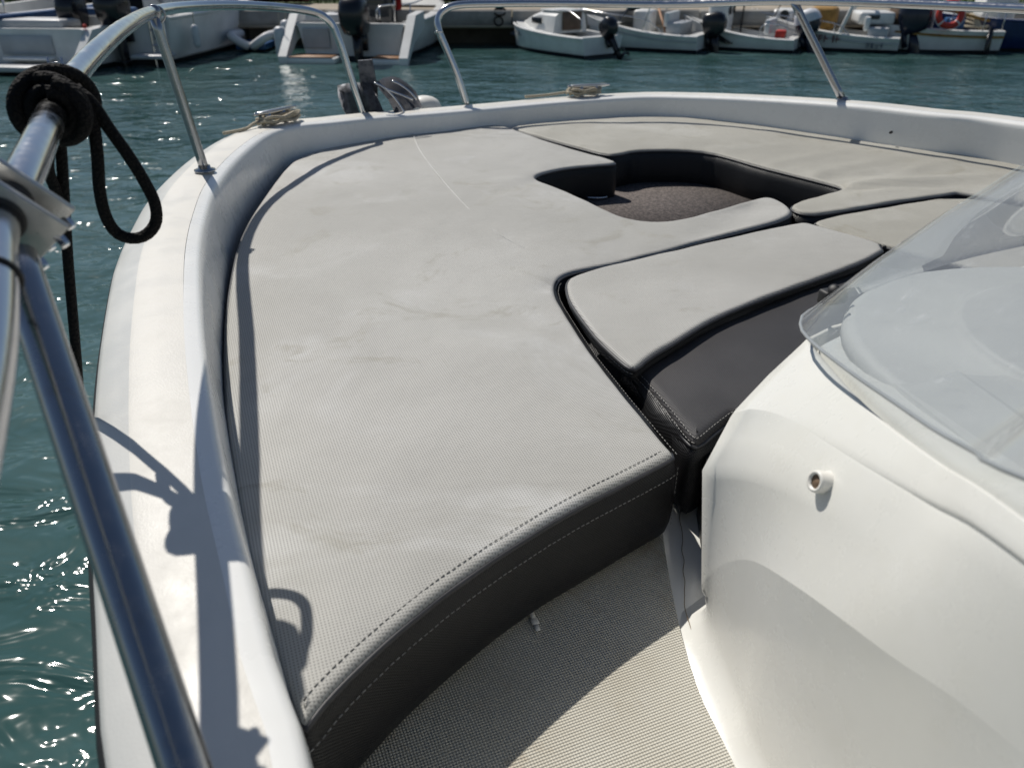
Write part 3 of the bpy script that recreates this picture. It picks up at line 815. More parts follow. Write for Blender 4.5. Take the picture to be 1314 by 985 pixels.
# black rope: knot and loop on the port rail
kk = min(range(len(rail_c)), key=lambda k: (rail_c[k] - at_z(72, 134, 1.7245)).length)
kc = rail_c[kk]; kt = (rail_c[kk+3] - rail_c[kk-3]).normalized()
ku = Vector((0, 0, 1)) - kt*kt.z; ku.normalize(); kv = kt.cross(ku)
rope = thing('rope', kc, 'black braided rope knotted round the port rail with a hanging loop', 'rope')
rp = .0058
def wrap(turns, Rk, t0, t1, ph=0, tilt=0, n=26):
    pts = []
    for k in range(int(turns*n) + 1):
        a = ph + 2*PI*k/n; f = k/(turns*n)
        pts.append(kc + kt*(t0 + (t1-t0)*f + tilt*math.sin(a)) + (ku*math.cos(a) + kv*math.sin(a))*Rk)
    return pts
bm = new()
tube(bm, wrap(5.0, RR + rp*.95, -.034, .030), rp, 10)
tube(bm, wrap(1.6, RR + rp*2.5, .012, .026, 2.0, .010), rp*1.05, 10)
tube(bm, wrap(1.3, RR + rp*2.4, -.026, -.012, .3, -.014), rp*1.05, 10)
tube(bm, wrap(1.1, RR + rp*3.0, -.004, .006, 3.4, .024), rp*1.1, 10)
obj('knot', bm, M_ROPE, rope)
yk = kc.y
bm = new()
lp = [at_y(88, 118, yk + .01), at_y(104, 120, yk), at_y(122, 138, yk), at_y(140, 165, yk), at_y(165, 200, yk), at_y(187, 236, yk + .004), at_y(199, 262, yk + .006), at_y(200, 285, yk + .006), at_y(188, 301, yk + .004), at_y(170, 306, yk + .002),
      at_y(150, 299, yk), at_y(136, 278, yk - .004), at_y(128, 245, yk - .006), at_y(125, 200, yk - .006), at_y(120, 160, yk - .004), at_y(112, 132, yk - .002), at_y(96, 112, yk)]
tube(bm, resample(catmull(lp, 8), step=.006), rp, 10)
obj('loop', bm, M_ROPE, rope)
bm = new()
tl = [at_y(74, 150, yk), at_y(79, 200, yk + .01), at_y(82, 250, yk + .012), at_y(87, 330, yk + .014), at_y(93, 400, yk + .016), at_y(99, 470, yk + .018), at_y(104, 540, yk + .02), at_y(108, 640, yk + .02)]
tube(bm, resample(catmull(tl, 8), step=.008), rp*.93, 10)
tl2 = [at_y(66, 180, yk - .005), at_y(62, 215, yk - .005), at_y(70, 240, yk + .004), at_y(80, 262, yk + .01)]
tube(bm, resample(catmull(tl2, 8), step=.006), rp*.9, 10)
obj('hanging_end', bm, M_ROPE, rope)
# a second bight on the outboard side
bm = new()
lp2 = [at_y(64, 185, yk + .004), at_y(30, 232, yk + .02), at_y(-30, 222, yk + .05), at_y(-80, 170, yk + .09), at_y(-78, 118, yk + .10), at_y(-50, 110, yk + .08), at_y(-28, 150, yk + .06), at_y(-10, 205, yk + .03), at_y(30, 225, yk + .012), at_y(62, 196, yk + .004)]
tube(bm, resample(catmull(lp2, 8), step=.006), rp, 10)
obj('loop', bm, M_ROPE, rope)

# ------------------------------------------------------------------ bow fittings
def cleat(loc, rz, label):
    root = thing('cleat', loc, label, 'cleat', 'bow cleats', rz); root.scale = (.85, .85, .8)
    bm = new()
    prof = catmull([Vector((-.10, 0, .046)), Vector((-.06, 0, .044)), Vector((0, 0, .043)), Vector((.06, 0, .044)), Vector((.10, 0, .046))], 6)
    tube(bm, prof, [.004 + .005*math.sin(PI*i/(len(prof)-1)) for i in range(len(prof))], 10)
    rbox(bm, Vector((0, 0, .050)), (.17, .022, .004), .0015, 1)
    obj('horn', bm, M_STEEL, root, shift=False)
    for x in (-.035, .035):
        bm = new(); lathe(bm, [(.016, 0), (.012, .006), (.009, .02), (.010, .042)], Matrix.Translation((x, 0, 0)), 16); obj('post', bm, M_STEEL, root, shift=False)
    return root
def coil(loc, rz, label, k=4, sx=.075, sy=.04, tail=None):
    root = thing('mooring_line', loc, label, 'rope', 'mooring lines on the bow', rz); root.scale = (.85, .85, .75)
    bm = new()
    pts = []
    for i in range(k*24):
        a = 2*PI*i/24; f = i/(k*24)
        s = 1 + .18*math.sin(i*.37)
        pts.append(Vector((sx*s*math.cos(a), sy*s*math.sin(a), .008 + .026*f + .004*math.sin(a*2 + i))))
    if tail: pts += [Vector(t) for t in tail]
    tube(bm, resample(catmull(pts, 3), step=.006), .0062, 8)
    obj('coil', bm, M_LINE, root, shift=False)
    return root
def deckpt(px, py, off):
    p = at_z(px, py, 1.372); i = min(range(len(lipc)), key=lambda k: (lipc[k].to_2d() - p.to_2d()).length)
    q = lipc[i] + outn[i]*off; return Vector((q.x, q.y, lipc[i].z + .004)), math.atan2(tang[i][0].y, tang[i][0].x)
c1, a1 = deckpt(352, 165, .062); cleat(c1, a1, 'steel cleat on the port bow deck, under a heaped cream rope')
coil(c1 + Vector((.005, .0, .001)), a1, 'cream rope heaped over the port bow cleat', 4, .085, .035, [(-.10, .0, .02), (-.16, -.01, .008), (-.25, .0, .007)])
c2, a2 = deckpt(770, 127, .060); cleat(c2, a2, 'flat topped steel cleat on the starboard bow deck')
coil(c2 + Vector((-.02, .0, .001)), a2, 'cream rope wound under the flat topped starboard bow cleat', 4, .070, .035, [(-.11, .0, .016), (-.18, .01, .008), (-.27, .0, .007)])
for px in (415,):
    c3, a3 = deckpt(px, 158, .05)

# anchor, its shank and the white roller cover
ac, aa = deckpt(492, 150, .10)
def W(px, py, y): return at_y(px, py, y)
ay = ac.y + .06
anchor = thing('anchor', Vector((ac.x, ay, 1.36)), 'dark steel plough anchor stowed at the bow between the two rails', 'anchor')
def slab(bm, pts, y, thick, ny=Vector((0, 1, 0))):
    a = [W(px, py, y) for px, py in pts]; b = [p + ny*thick for p in a]
    loft(bm, [a, b], True, 0, True, True)
bm = new(); slab(bm, [(459, 78), (477, 77), (484, 112), (485, 150), (468, 150), (462, 108)], ay + .03, .014); obj('shank', bm, M_GALV, anchor, auto=30)
bm = new()
g0 = [[W(px, py, ay + d) for px, py, d in row] for row in (
    [(433, 110, .10), (446, 107, .07), (460, 106, .04), (476, 108, 0)], [(434, 124, .10), (448, 122, .06), (464, 122, .03), (484, 124, -.02)], [(440, 140, .09), (452, 140, .05), (470, 141, .02), (492, 142, -.03)], [(448, 156, .08), (458, 157, .05), (474, 158, .02), (498, 158, -.03)])]
loft(bm, g0, False); bmesh.ops.solidify(bm, geom=bm.faces[:], thickness=.008); obj('fluke', bm, M_GALV, anchor)
bm = new()
g1 = [[W(px, py, ay + d) for px, py, d in row] for row in (
    [(482, 106, 0), (492, 100, .05), (503, 98, .09), (512, 100, .12)], [(486, 114, -.03), (504, 108, .03), (516, 105, .07), (524, 108, .11)], [(498, 128, -.05), (514, 120, .01), (526, 114, .05), (534, 118, .10)], [(510, 152, -.07), (522, 146, -.02), (534, 138, .03), (542, 138, .09)])]
loft(bm, g1, False); bmesh.ops.solidify(bm, geom=bm.faces[:], thickness=.008); obj('fluke', bm, M_GALV, anchor)
bm = new()
for pts in (((480, 106), (492, 112), (503, 122), (512, 134), (520, 147)), ((503, 104), (514, 109), (526, 118), (535, 128)), ((494, 114), (510, 120), (530, 128))):
    tube(bm, resample(catmull([W(x, y, ay - .045) for x, y in pts], 5), step=.01), .0034, 8)
obj('edge_bar', bm, M_STEEL, anchor)
bm = new()
rc = W(545, 149, 3.02) + Vector((0, 0, .022))
prof = [(.066, -.01), (.066, .0), (.063, .018), (.053, .034), (.036, .045), (.016, .050)]
lathe(bm, prof, Matrix.Translation(rc) @ Matrix.Diagonal((1.0, .8, 1, 1)), 28)
obj('windlass_cover', bm, M_PLASTIC, boat)

# ------------------------------------------------------------------ water, quay, land
bm = new()
for (x0, x1, y0, y1) in ((-400, 400, -300, 20),):
    bm.faces.new([bm.verts.new(v) for v in ((x0, y0, 0), (x1, y0, 0), (x1, y1, 0), (x0, y1, 0))])
tag(obj('water', bm, M_WATER, smooth=False), 'rippled blue green harbour water', 'water', kind='structure')
QY = 18.1
bm = new()
bm.faces.new([bm.verts.new(v) for v in ((-400, QY + 2.2, .655), (400, QY + 2.2, .655), (400, 500, .655), (-400, 500, .655))])
tag(obj('ground', bm, M_GRASSG, smooth=False), 'grassy ground behind the quay', 'ground', kind='structure')
bm = new()
bm.faces.new([bm.verts.new(v) for v in ((-60, QY + .35, .704), (60, QY + .35, .704), (60, QY + 2.3, .704), (-60, QY + 2.3, .704))])
tag(obj('path', bm, M_PATH, smooth=False), 'sandy path along the quay top', 'path', kind='structure')
quay = thing('quay', (0, QY, 0), 'grey concrete quay with a pale ledge above a wall coloured dark as shade', 'quay')
bm = new()
x = -60
while x < 60:
    rbox(bm, Vector((x + 2.0, 1.15, .556)), (3.985, 2.3, .288), .015, 1); x += 4
obj('capping_beam', bm, M_CONC, quay, shift=False, auto=30)
bm = new(); box(bm, Vector((0, 1.3, .375)), (120, 2.2, .07)); box(bm, Vector((0, -.03, .405)), (120, .09, .035)); obj('ledge', bm, M_PATH, quay, shift=False, smooth=False)
bm = new(); box(bm, Vector((0, 1.7, -.33)), (120, 2.0, 1.34))
x = -58
while x < 60:
    box(bm, Vector((x, .55, -.3)), (.5, .5, 1.3)); x += 3.5
obj('quay_wall', bm, M_CONCD, quay, shift=False, smooth=False)
def bollard(px, label):
    p = at_z(px, 20, .70); p.y = QY + .25; p.x = ray(px, 20).x/ray(px, 20).y*p.y; p.z = .70
    root = thing('mooring_bollard', p, label, 'bollard', 'bollards on the quay')
    bm = new(); lathe(bm, [(.09, 0), (.085, .02), (.06, .05), (.055, .14), (.085, .17), (.09, .19), (.05, .21)], None, 18); obj('post', bm, M_FOUL, root, shift=False)
    bm = new(); torus(bm, Matrix.Translation((0, -.30, -.20)) @ Matrix.Rotation(R(70), 4, 'X'), .09, .016, 20, 8); torus(bm, Matrix.Translation((.03, -.2, -.02)) @ Matrix.Rotation(R(35), 4, 'X'), .12, .02, 20, 8)
    obj('mooring_rope', bm, M_ROPE, root, shift=False)
bollard(290, 'dark bollard with rope on the quay between the two left boat pairs')
bollard(640, 'dark bollard with rope on the quay just left of the small cabin boat')
# grass tufts on the bank (uncountable)
bm = new()
for _ in range(5200):
    x = random.uniform(-14, 16); y = QY + 2.25 + random.random()**1.4*9
    h = random.uniform(.05, .16); a = random.uniform(0, PI); w = .02
    p = Vector((x, y, .655)); d = Vector((math.cos(a), math.sin(a), 0))*w; l = Vector((random.uniform(-.05, .05), random.uniform(-.05, .05), h))
    bm.faces.new([bm.verts.new(v) for v in (p - d, p + d, p + l)])
tag(obj('grass', bm, M_GRASS, smooth=False), 'short green grass on the bank behind the quay', 'grass', kind='stuff')
def hedge(x0, x1, y, h, n, label):
    root = thing('hedge', ((x0+x1)/2, y, .65), label, 'hedge', 'dark hedges behind the harbour')
    bm = new()
    for _ in range(n):
        x = random.uniform(x0, x1) - (x0+x1)/2; yy = random.gauss(0, .45); z = abs(random.gauss(.5, .42))*h*(.8 + .3*noise.noise(Vector((x*.6, y, 0))))
        r_ = random.uniform(.035, .085); c = Vector((x, yy, z))
        u = Vector((random.gauss(0, 1), random.gauss(0, 1), random.gauss(0, 1))).normalized(); v = u.orthogonal().normalized()
        bm.faces.new([bm.verts.new(c + u*r_), bm.verts.new(c + v*r_*.6), bm.verts.new(c - u*r_), bm.verts.new(c - v*r_*.6)])
    obj('foliage', bm, M_LEAF, root, smooth=False, shift=False)
    bm = new()
    x = x0 + .4
    while x < x1:
        tube(bm, [Vector((x - (x0+x1)/2, 0, -.02)), Vector((x - (x0+x1)/2 + .05, .05, h*.6))], [.05, .02], 6); x += .9
    obj('stems', bm, M_TRUNK, root, shift=False)['kind'] = 'stuff'
hedge(-26, -3.2, 23.4, 2.2, 17000, 'dark leafy hedge behind the quay on the left, beyond the boats')
hedge(2.2, 26, 25.5, 1.9, 15000, 'dark leafy hedge behind the grass strip on the right')

# ------------------------------------------------------------------ moored boats
def hull_rings(L, B, F, rise, transom=.86, ns=15, inset=0, full=2.4):
    """half-beam and sheer along the boat: y from 0 (stern) to L (bow)"""
    out = []
    for i in range(ns):
        t = i/(ns-1)
        hb = B/2*(transom + (1-transom)*math.sin(min(1, t/.45)*PI/2))*(max(0, 1 - max(0, (t-.42)/.58)**full))**.75 if t > .42 else B/2*(transom + (1-transom)*math.sin(min(1, t/.45)*PI/2))
        out.append((t*L, max(.012, hb - inset), F + rise*t**2.2))
    return out
def moored(name, loc, rz, L, B, F, rise, hullmat, label, deckmat=None, stripe=None, cockpit=(.06, .62), depth=.42, transom=.86, full=2.4):
    root = thing(name, loc, label, 'boat', 'boats moored along the quay', rz)
    st = hull_rings(L, B, F, rise, transom, full=full)
    bm = new()
    rows = []
    for y, hb, f in st:
        prof = [(0, -.22), (hb*.45, -.16), (hb*.80, -.02), (hb*.90, .10), (hb*.97, f*.72), (hb, f - .05), (hb + .02, f - .03), (hb + .02, f), (hb - .03, f + .015)]
        yb = y
        full_ = [Vector((-a, yb + .10*(z/max(f, .1))*(y/L)**3, z)) for a, z in prof[::-1]] + [Vector((a, yb + .10*(z/max(f, .1))*(y/L)**3, z)) for a, z in prof[1:]]
        rows.append(full_)
    vr = loft(bm, rows, False)
    bm.faces.new(vr[0]); bm.faces.new(vr[-1][::-1])
    obj('hull', bm, hullmat, root, shift=False, auto=32)
    # waterline band
    bm = new()
    rows = []
    for y, hb, f in st:
        rows.append([Vector((-(hb*.905 + .006), y, .075)), Vector((-(hb*.80 + .012), y, -.03))]); 
    loft(bm, rows, False)
    rows = [[Vector((-r[0].x, r[0].y, r[0].z)), Vector((-r[1].x, r[1].y, r[1].z))] for r in rows]; loft(bm, rows, False)
    hb = st[0][1]; bm.faces.new([bm.verts.new(v) for v in ((-hb*.9, -.008, .075), (hb*.9, -.008, .075), (hb*.79, -.008, -.05), (-hb*.79, -.008, -.05))])
    obj('boot_stripe', bm, M_FOUL, root, shift=False)
    # deck with a sunken cockpit
    bm = new()
    y0, y1 = cockpit[0]*L, cockpit[1]*L
    ins_ = [(y, max(.02, hb - .03), f + .014) for y, hb, f in st]
    for (ya, ha, fa_), (yb, hb_, fb_) in zip(ins_, ins_[1:]):
        mid_ = (ya + yb)/2
        if y0 < mid_ < y1:
            for s in (-1, 1):
                k = .14
                o1, o2 = Vector((s*ha, ya, fa_)), Vector((s*hb_, yb, fb_)); i1_, i2_ = Vector((s*(ha-k), ya, fa_)), Vector((s*(hb_-k), yb, fb_))
                d1, d2 = i1_ - Vector((0, 0, depth)), i2_ - Vector((0, 0, depth))
                bm.faces.new([bm.verts.new(v) for v in (o1, o2, i2_, i1_)]); bm.faces.new([bm.verts.new(v) for v in (i1_, i2_, d2, d1)])
            bm.faces.new([bm.verts.new(v) for v in (Vector((-(ha-.14), ya, fa_-depth)), Vector((ha-.14, ya, fa_-depth)), Vector((hb_-.14, yb, fb_-depth)), Vector((-(hb_-.14), yb, fb_-depth)))])
        else:
            bm.faces.new([bm.verts.new(v) for v in (Vector((-ha, ya, fa_)), Vector((ha, ya, fa_)), Vector((hb_, yb, fb_)), Vector((-hb_, yb, fb_)))])
    bmesh.ops.remove_doubles(bm, verts=bm.verts, dist=.002)
    obj('deck', bm, deckmat or M_BWHITE, root, shift=False, auto=30)
    if stripe:
        bm = new()
        for s in (-1, 1):
            loft(bm, [[Vector((s*(hb*.985 + .012), y, f - .11)), Vector((s*(hb*.975 + .012), y, f - .16))] for y, hb, f in st[:-2]], False)
        obj('stripe', bm, stripe, root, shift=False)
    return root, st
def outboard(root, x, y, z, cowlmat, s=1.0, tilt=0, cover=None, rz=0):
    """motor hung on the transom: cowl, leg, plate, gearcase and propeller"""
    T = Matrix.Translation((x, y, z)) @ Matrix.Rotation(rz, 4, 'Z') @ Matrix.Rotation(tilt, 4, 'X') @ Matrix.Diagonal((s, s, s, 1))
    bm = new()
    rings = []
    for zz, w, l, yo in ((.10, .10, .14, -.10), (.14, .17, .23, -.14), (.26, .20, .29, -.17), (.42, .205, .31, -.18), (.56, .19, .28, -.17), (.64, .15, .22, -.15), (.675, .08, .13, -.13)):
        ring = []
        for k in range(20):
            a = 2*PI*k/20; c_, s_ = math.cos(a), math.sin(a)
            ring.append(T @ Vector((w*math.copysign(abs(c_)**.6, c_), yo + l*math.copysign(abs(s_)**.6, s_), zz)))
        rings.append(ring)
    loft(bm, rings, True, 0, True, True)
    cw = obj('outboard_motor', bm, cowlmat, root, shift=False)
    if cover:
        bm = new()
        rings = []
        for zz, w, l, yo in ((.40, .215, .32, -.18), (.56, .20, .29, -.17), (.65, .16, .23, -.15), (.69, .08, .13, -.13)):
            rings.append([T @ Vector((w*math.copysign(abs(math.cos(2*PI*k/20))**.6, math.cos(2*PI*k/20)), yo + l*math.copysign(abs(math.sin(2*PI*k/20))**.6, math.sin(2*PI*k/20)), zz)) for k in range(20)])
        loft(bm, rings, True, 0, False, True); obj('cowl_cover', bm, cover, cw, shift=False)
    bm = new()
    for zz in ((.12, -.62),):
        rings = []
        for z_, w, l, yo in ((.12, .085, .13, -.12), (-.15, .065, .12, -.12), (-.45, .05, .10, -.13), (-.62, .035, .09, -.14)):
            rings.append([T @ Vector((w*math.cos(2*PI*k/12), yo + l*math.sin(2*PI*k/12), z_)) for k in range(12)])
        loft(bm, rings, True, 0, True, True)
    box(bm, Vector((0, -.16, -.40)), (.20, .36, .014), 0, 0, T)
    lathe(bm, [(.01, -.20), (.045, -.12), (.06, .05), (.045, .18), (.03, .22)], T @ Matrix.Translation((0, -.18, -.60)) @ Matrix.Rotation(R(90), 4, 'X'), 12)
    box(bm, Vector((0, -.10, -.74)), (.014, .16, .22), 0, 0, T)
    box(bm, Vector((0, .03, .02)), (.22, .10, .30), 0, 0, T)
    lg = obj('motor_leg', bm, cowlmat, cw, shift=False)
    bm = new()
    for k in range(3):
        Mk = T @ Matrix.Translation((0, -.42, -.60)) @ Matrix.Rotation(2*PI*k/3, 4, 'Y') @ Matrix.Rotation(R(28), 4, 'Z')
        box(bm, Vector((0, 0, .09)), (.085, .012, .13), 0, 0, Mk)
    obj('propeller', bm, cowlmat, cw, shift=False)
    return cw
def part(root, name, m, fn, smooth=True, auto=30):
    bm = new(); fn(bm); return obj(name, bm, m, root, shift=False, smooth=smooth, auto=auto)
def screen_on(root, y, hb, z, h=.35, rake=.25):
    def f(bm):
        rings = []
        for t in (0, 1):
            rings.append([Vector((hb*(1 - .15*t)*math.sin(a), y - rake*t + .35*hb*math.cos(a), z + h*t)) for a in [R(d) for d in range(-90, 91, 15)]])
        loft(bm, rings, False); bmesh.ops.solidify(bm, geom=bm.faces[:], thickness=.012)
    return part(root, 'windscreen', M_BGLASS, f)
def rail_on(root, pts, posts=(), r=.014, z0=.5):
    def f(bm):
        tube(bm, resample(catmull(pts, 6), step=.08), r, 8)
        for i in posts:
            p = Vector(pts[i]); tube(bm, [p, Vector((p.x, p.y, z0))], r*.9, 8)
    return part(root, 'guard_rail', M_STEEL, f, auto=None)
def seat_box(root, c, s, m=None, name='seat'):
    return part(root, name, m or M_BGREY, lambda bm: rbox(bm, Vector(c), s, .03, 2))
ZW = -.50; KW = (1.85 - ZW)/1.85
def wl(px, py, z=0): return at_z(px, py, ZW)
def push(o):
    o.location = EYE + (Vector(o.location) - EYE)*KW; o.scale = (KW, KW, KW)
def lower(root, dz):
    for o in root.children:
        if o.name.split('.')[0] not in ('hull', 'boot_stripe', 'deck', 'stripe'): o.location.z -= dz
def grow(root, dz=0):
    if dz: lower(root, dz)
    root.scale = (KW, KW, KW)
def fender(loc, label, h=.52, r=.10):
    root = thing('fender', loc, label, 'fender', 'fenders hanging from the boats')
    bm = new(); lathe(bm, [(.02, 0), (r*.6, .015), (r*.95, .06), (r, .12), (r, h-.12), (r*.95, h-.06), (r*.6, h-.015), (.02, h)], None, 16); obj('body', bm, M_FENDER, root, shift=False)
    bm = new(); tube(bm, [Vector((0, 0, h)), Vector((.01, .03, h + .28))], .008, 6); obj('lanyard', bm, M_LINE, root, shift=False)
def lifebuoy(loc, rx, rz, label):
    root = thing('lifebuoy', loc, label, 'lifebuoy', 'red lifebuoys'); root.rotation_euler = (rx, 0, rz)
    bm = new(); torus(bm, Matrix.Diagonal((1, 1, .8, 1)), .27, .075, 36, 12); rg = obj('ring', bm, M_RED, root, shift=False)
    bm = new()
    for k in range(4): torus(bm, Matrix.Diagonal((1, 1, .8, 1)), .27, .079, 5, 12, 0, R(45 + 90*k - 3), R(45 + 90*k + 3))
    obj('bands', bm, M_WHITE, rg, shift=False)
    bm = new(); torus(bm, Matrix.Translation((0, 0, 0)), .36, .007, 36, 6); obj('grab_line', bm, M_WHITE, rg, shift=False)
def lettering(root, n, loc, rot, size, m):
    bm = new(); rnd = random.Random(n)
    for k in range(n):
        x = (k - n/2)*size*.72
        for q in range(rnd.choice((2, 3))):
            if rnd.random() < .6: box(bm, Vector((x + rnd.uniform(-.2, .2)*size, 0, rnd.uniform(-.04, .04)*size)), (size*.14, .006, size*.8))
            else: box(bm, Vector((x, 0, rnd.choice((-.34, 0, .34))*size)), (size*.5, .007, size*.15))
    o = obj('lettering', bm, m, root, shift=False, smooth=False); o.location = loc; o.rotation_euler = (rot[0] - R(90), 0, rot[2])
    return o

# 1 dark blue bow at the far left
p = wl(-38, 88); r_, st = moored('blue_boat', p, R(-14), 5.2, 2.0, .86, .25, M_BMID, 'blue hulled boat cut by the left edge of the photo', stripe=M_WHITE)
outboard(r_, -.3, -.12, .62, M_COWLN, 1.0)
screen_on(r_, 2.9, .75, .98)
rail_on(r_, [(-.8, .4, 1.2), (-.85, 2, 1.3), (-.7, 3.8, 1.4)], (0, 1, 2), z0=.9)
grow(r_)
# 2 white boat with a boxy transom and swim platform
p = wl(52, 92); r_, st = moored('sports_boat', p, R(-6), 5.6, 2.15, .66, .25, M_BWHITE, 'white sports boat with a dark panel in its wide transom, second from the left edge', depth=.4)
part(r_, 'swim_platform', M_BGREY, lambda bm: rbox(bm, Vector((0, -.28, .24)), (1.7, .62, .09), .03, 2))
part(r_, 'transom_panel', M_BGREY, lambda bm: rbox(bm, Vector((-.1, -.018, .56)), (.95, .03, .30), .01, 1))
part(r_, 'step', M_WHITE, lambda bm: rbox(bm, Vector((-.05, -.12, .36)), (.85, .2, .05), .015, 1))
part(r_, 'sun_cushion', M_BGREY, lambda bm: rbox(bm, Vector((-.1, .45, .86)), (1.2, .6, .16), .05, 3))
part(r_, 'boarding_ladder', M_STEEL, lambda bm: [tube(bm, [Vector((.62, -.62, -.1)), Vector((.62, -.60, .45))], .018, 8), tube(bm, [Vector((.86, -.62, -.1)), Vector((.86, -.60, .45))], .018, 8)] + [tube(bm, [Vector((.62, -.61, z)), Vector((.86, -.61, z))], .014, 8) for z in (.0, .18, .36)])
for x in (-1.07, .93):
    part(r_, 'quarter_moulding', M_BWHITE, lambda bm: prism(bm, [(-.5, .2), (-.5, .32), (.1, .80), (.8, .84), (.8, .6), (0, .45)], x, x + .14, 0, Matrix.Rotation(R(90), 4, 'Z') @ Matrix.Rotation(R(90), 4, 'X')))
part(r_, 'stern_light', M_RED, lambda bm: lathe(bm, [(.03, 0), (.03, .05), (.01, .07)], Matrix.Translation((.95, .1, .82)), 12))
screen_on(r_, 3.1, .85, .9, .38)
rail_on(r_, [(-.9, .1, .9), (-1.0, .9, 1.35), (-.9, 1.8, 1.55), (0, 2.2, 1.62), (.9, 1.8, 1.55), (1.0, .9, 1.35)], (1, 5), z0=.8)
grow(r_, .14)
# 3 white boat with two motors
p = wl(160, 82); r_, st = moored('twin_engine_boat', p, R(-4), 5.8, 2.35, .78, .25, M_BWHITE, 'white boat with twin dark outboards, framed by the near port rail', depth=.45)
outboard(r_, -.58, -.12, .72, M_COWL, .95); outboard(r_, .20, -.14, .70, M_COWL, 1.12)
part(r_, 'transom_locker', M_BMID, lambda bm: rbox(bm, Vector((-.25, .30, 1.0)), (1.0, .35, .18), .05, 2))
part(r_, 'boarding_ladder', M_STEEL, lambda bm: [tube(bm, [Vector((x, -.10, .1)), Vector((x, -.06, .95)), Vector((x, .25, 1.12))], .018, 8) for x in (.66, .92)] + [tube(bm, [Vector((.66, -.09, z)), Vector((.92, -.09, z))], .014, 8) for z in (.25, .5, .75)])
for x in (-.92, .80):
    part(r_, 'transom_vent', M_COWL, lambda bm: rbox(bm, Vector((x, -.015, .62)), (.22, .03, .07), .01, 1))
part(r_, 'swim_platform', M_BGREY, lambda bm: rbox(bm, Vector((.72, -.26, .34)), (.62, .5, .07), .03, 2))
part(r_, 'helm_console', M_BWHITE, lambda bm: rbox(bm, Vector((.1, 2.3, 1.05)), (1.1, .7, .75), .08, 3))
part(r_, 'roof', M_BWHITE, lambda bm: rbox(bm, Vector((0, 2.4, 2.0)), (1.6, 1.8, .09), .04, 2))
rail_on(r_, [(-.7, 1.7, 2.0), (-.75, 1.6, 1.4), (-.8, 1.5, .9)], (), .022); rail_on(r_, [(.7, 1.7, 2.0), (.75, 1.6, 1.4), (.8, 1.5, .9)], (), .022)
grow(r_, .17)
fender(p + Vector((1.62, .45, .30)), 'pale fender hanging on the starboard side of the twin outboard boat', .5, .085)
# 4 white boat with big black outboard
p = wl(453, 77.5); r_, st = moored('outboard_boat', p, R(-7), 5.4, 2.35, .62, .3, M_BWHITE, 'white boat with one big black outboard and a teak edged platform', depth=.40)
outboard(r_, .22, -.16, .52, M_COWL, 1.18)
for s, w in ((-.62, .95), (.80, .62)):
    part(r_, 'swim_platform', M_BWHITE, lambda bm: rbox(bm, Vector((s, -.30, .22)), (w, .62, .12), .04, 2))
    part(r_, 'teak_edge', M_TEAK, lambda bm: rbox(bm, Vector((s, -.34, .288)), (w*.86, .5, .02), .008, 1))
part(r_, 'transom_panel', M_BGREY, lambda bm: rbox(bm, Vector((-.66, -.02, .56)), (.52, .03, .36), .02, 1))
part(r_, 'quarter_wing', M_BWHITE, lambda bm: prism(bm, [(-.62, .16), (-.62, .30), (.2, .95), (.9, .98), (.9, .70), (0, .5)], -1.22, -1.06, 0, Matrix.Rotation(R(90), 4, 'Z') @ Matrix.Rotation(R(90), 4, 'X')))
part(r_, 'quarter_wing', M_BWHITE, lambda bm: prism(bm, [(-.62, .16), (-.62, .30), (.2, .95), (.9, .98), (.9, .70), (0, .5)], 1.06, 1.22, 0, Matrix.Rotation(R(90), 4, 'Z') @ Matrix.Rotation(R(90), 4, 'X')))
part(r_, 'stern_seat', M_BGREY, lambda bm: rbox(bm, Vector((-.35, .4, .86)), (1.2, .35, .20), .06, 2))
part(r_, 'helm_console', M_BGLASS, lambda bm: rbox(bm, Vector((-.1, 2.2, .98)), (.8, .55, .75), .08, 3))
screen_on(r_, 2.6, .62, 1.15, .4)
rail_on(r_, [(.45, .3, .8), (.5, .3, 1.08), (.95, .9, 1.1), (1.05, 1.8, 1.15)], (0, 1, 2), z0=.75)
grow(r_, .18)
fender(p + Vector((-1.70, .1, .02)), 'nearer pale fender left of the big black outboard boat', .72, .15)
fender(p + Vector((-1.76, .95, .10)), 'farther pale fender, half behind another, left of the big black outboard boat', .72, .14)
flg = thing('flag', p + Vector((1.0, .55, .80)), 'small red flag on a staff at the stern of the big black outboard boat', 'flag')
bm = new(); tube(bm, [Vector((0, 0, 0)), Vector((.02, -.05, .62))], .012, 8); obj('staff', bm, M_STEEL, flg, shift=False)
bm = new(); loft(bm, [[Vector((.02 + .10*u + .03*math.sin(v*3), -.05 + .03*math.sin(u*4 + v*2), .60 - .34*v)) for u in (0, .5, 1, 1.5)] for v in (0, .25, .5, .75, 1)], False); bmesh.ops.solidify(bm, geom=bm.faces[:], thickness=.004); obj('cloth', bm, M_REDB, flg, shift=False)
bo = thing('buoy', wl(542, 64) + Vector((0, 0, -.05)), 'dark float with a yellow top beside the big black outboard boat', 'buoy')
bm = new(); lathe(bm, [(.02, 0), (.13, .04), (.15, .2), (.14, .45), (.10, .55), (.03, .58)], None, 16); obj('float', bm, M_FOUL, bo, shift=False)
bm = new(); lathe(bm, [(.02, .57), (.08, .59), (.10, .66), (.05, .74), (.01, .75)], Matrix.Translation((.12, 0, .02)), 14); obj('top_mark', bm, M_YELLOW, bo, shift=False)
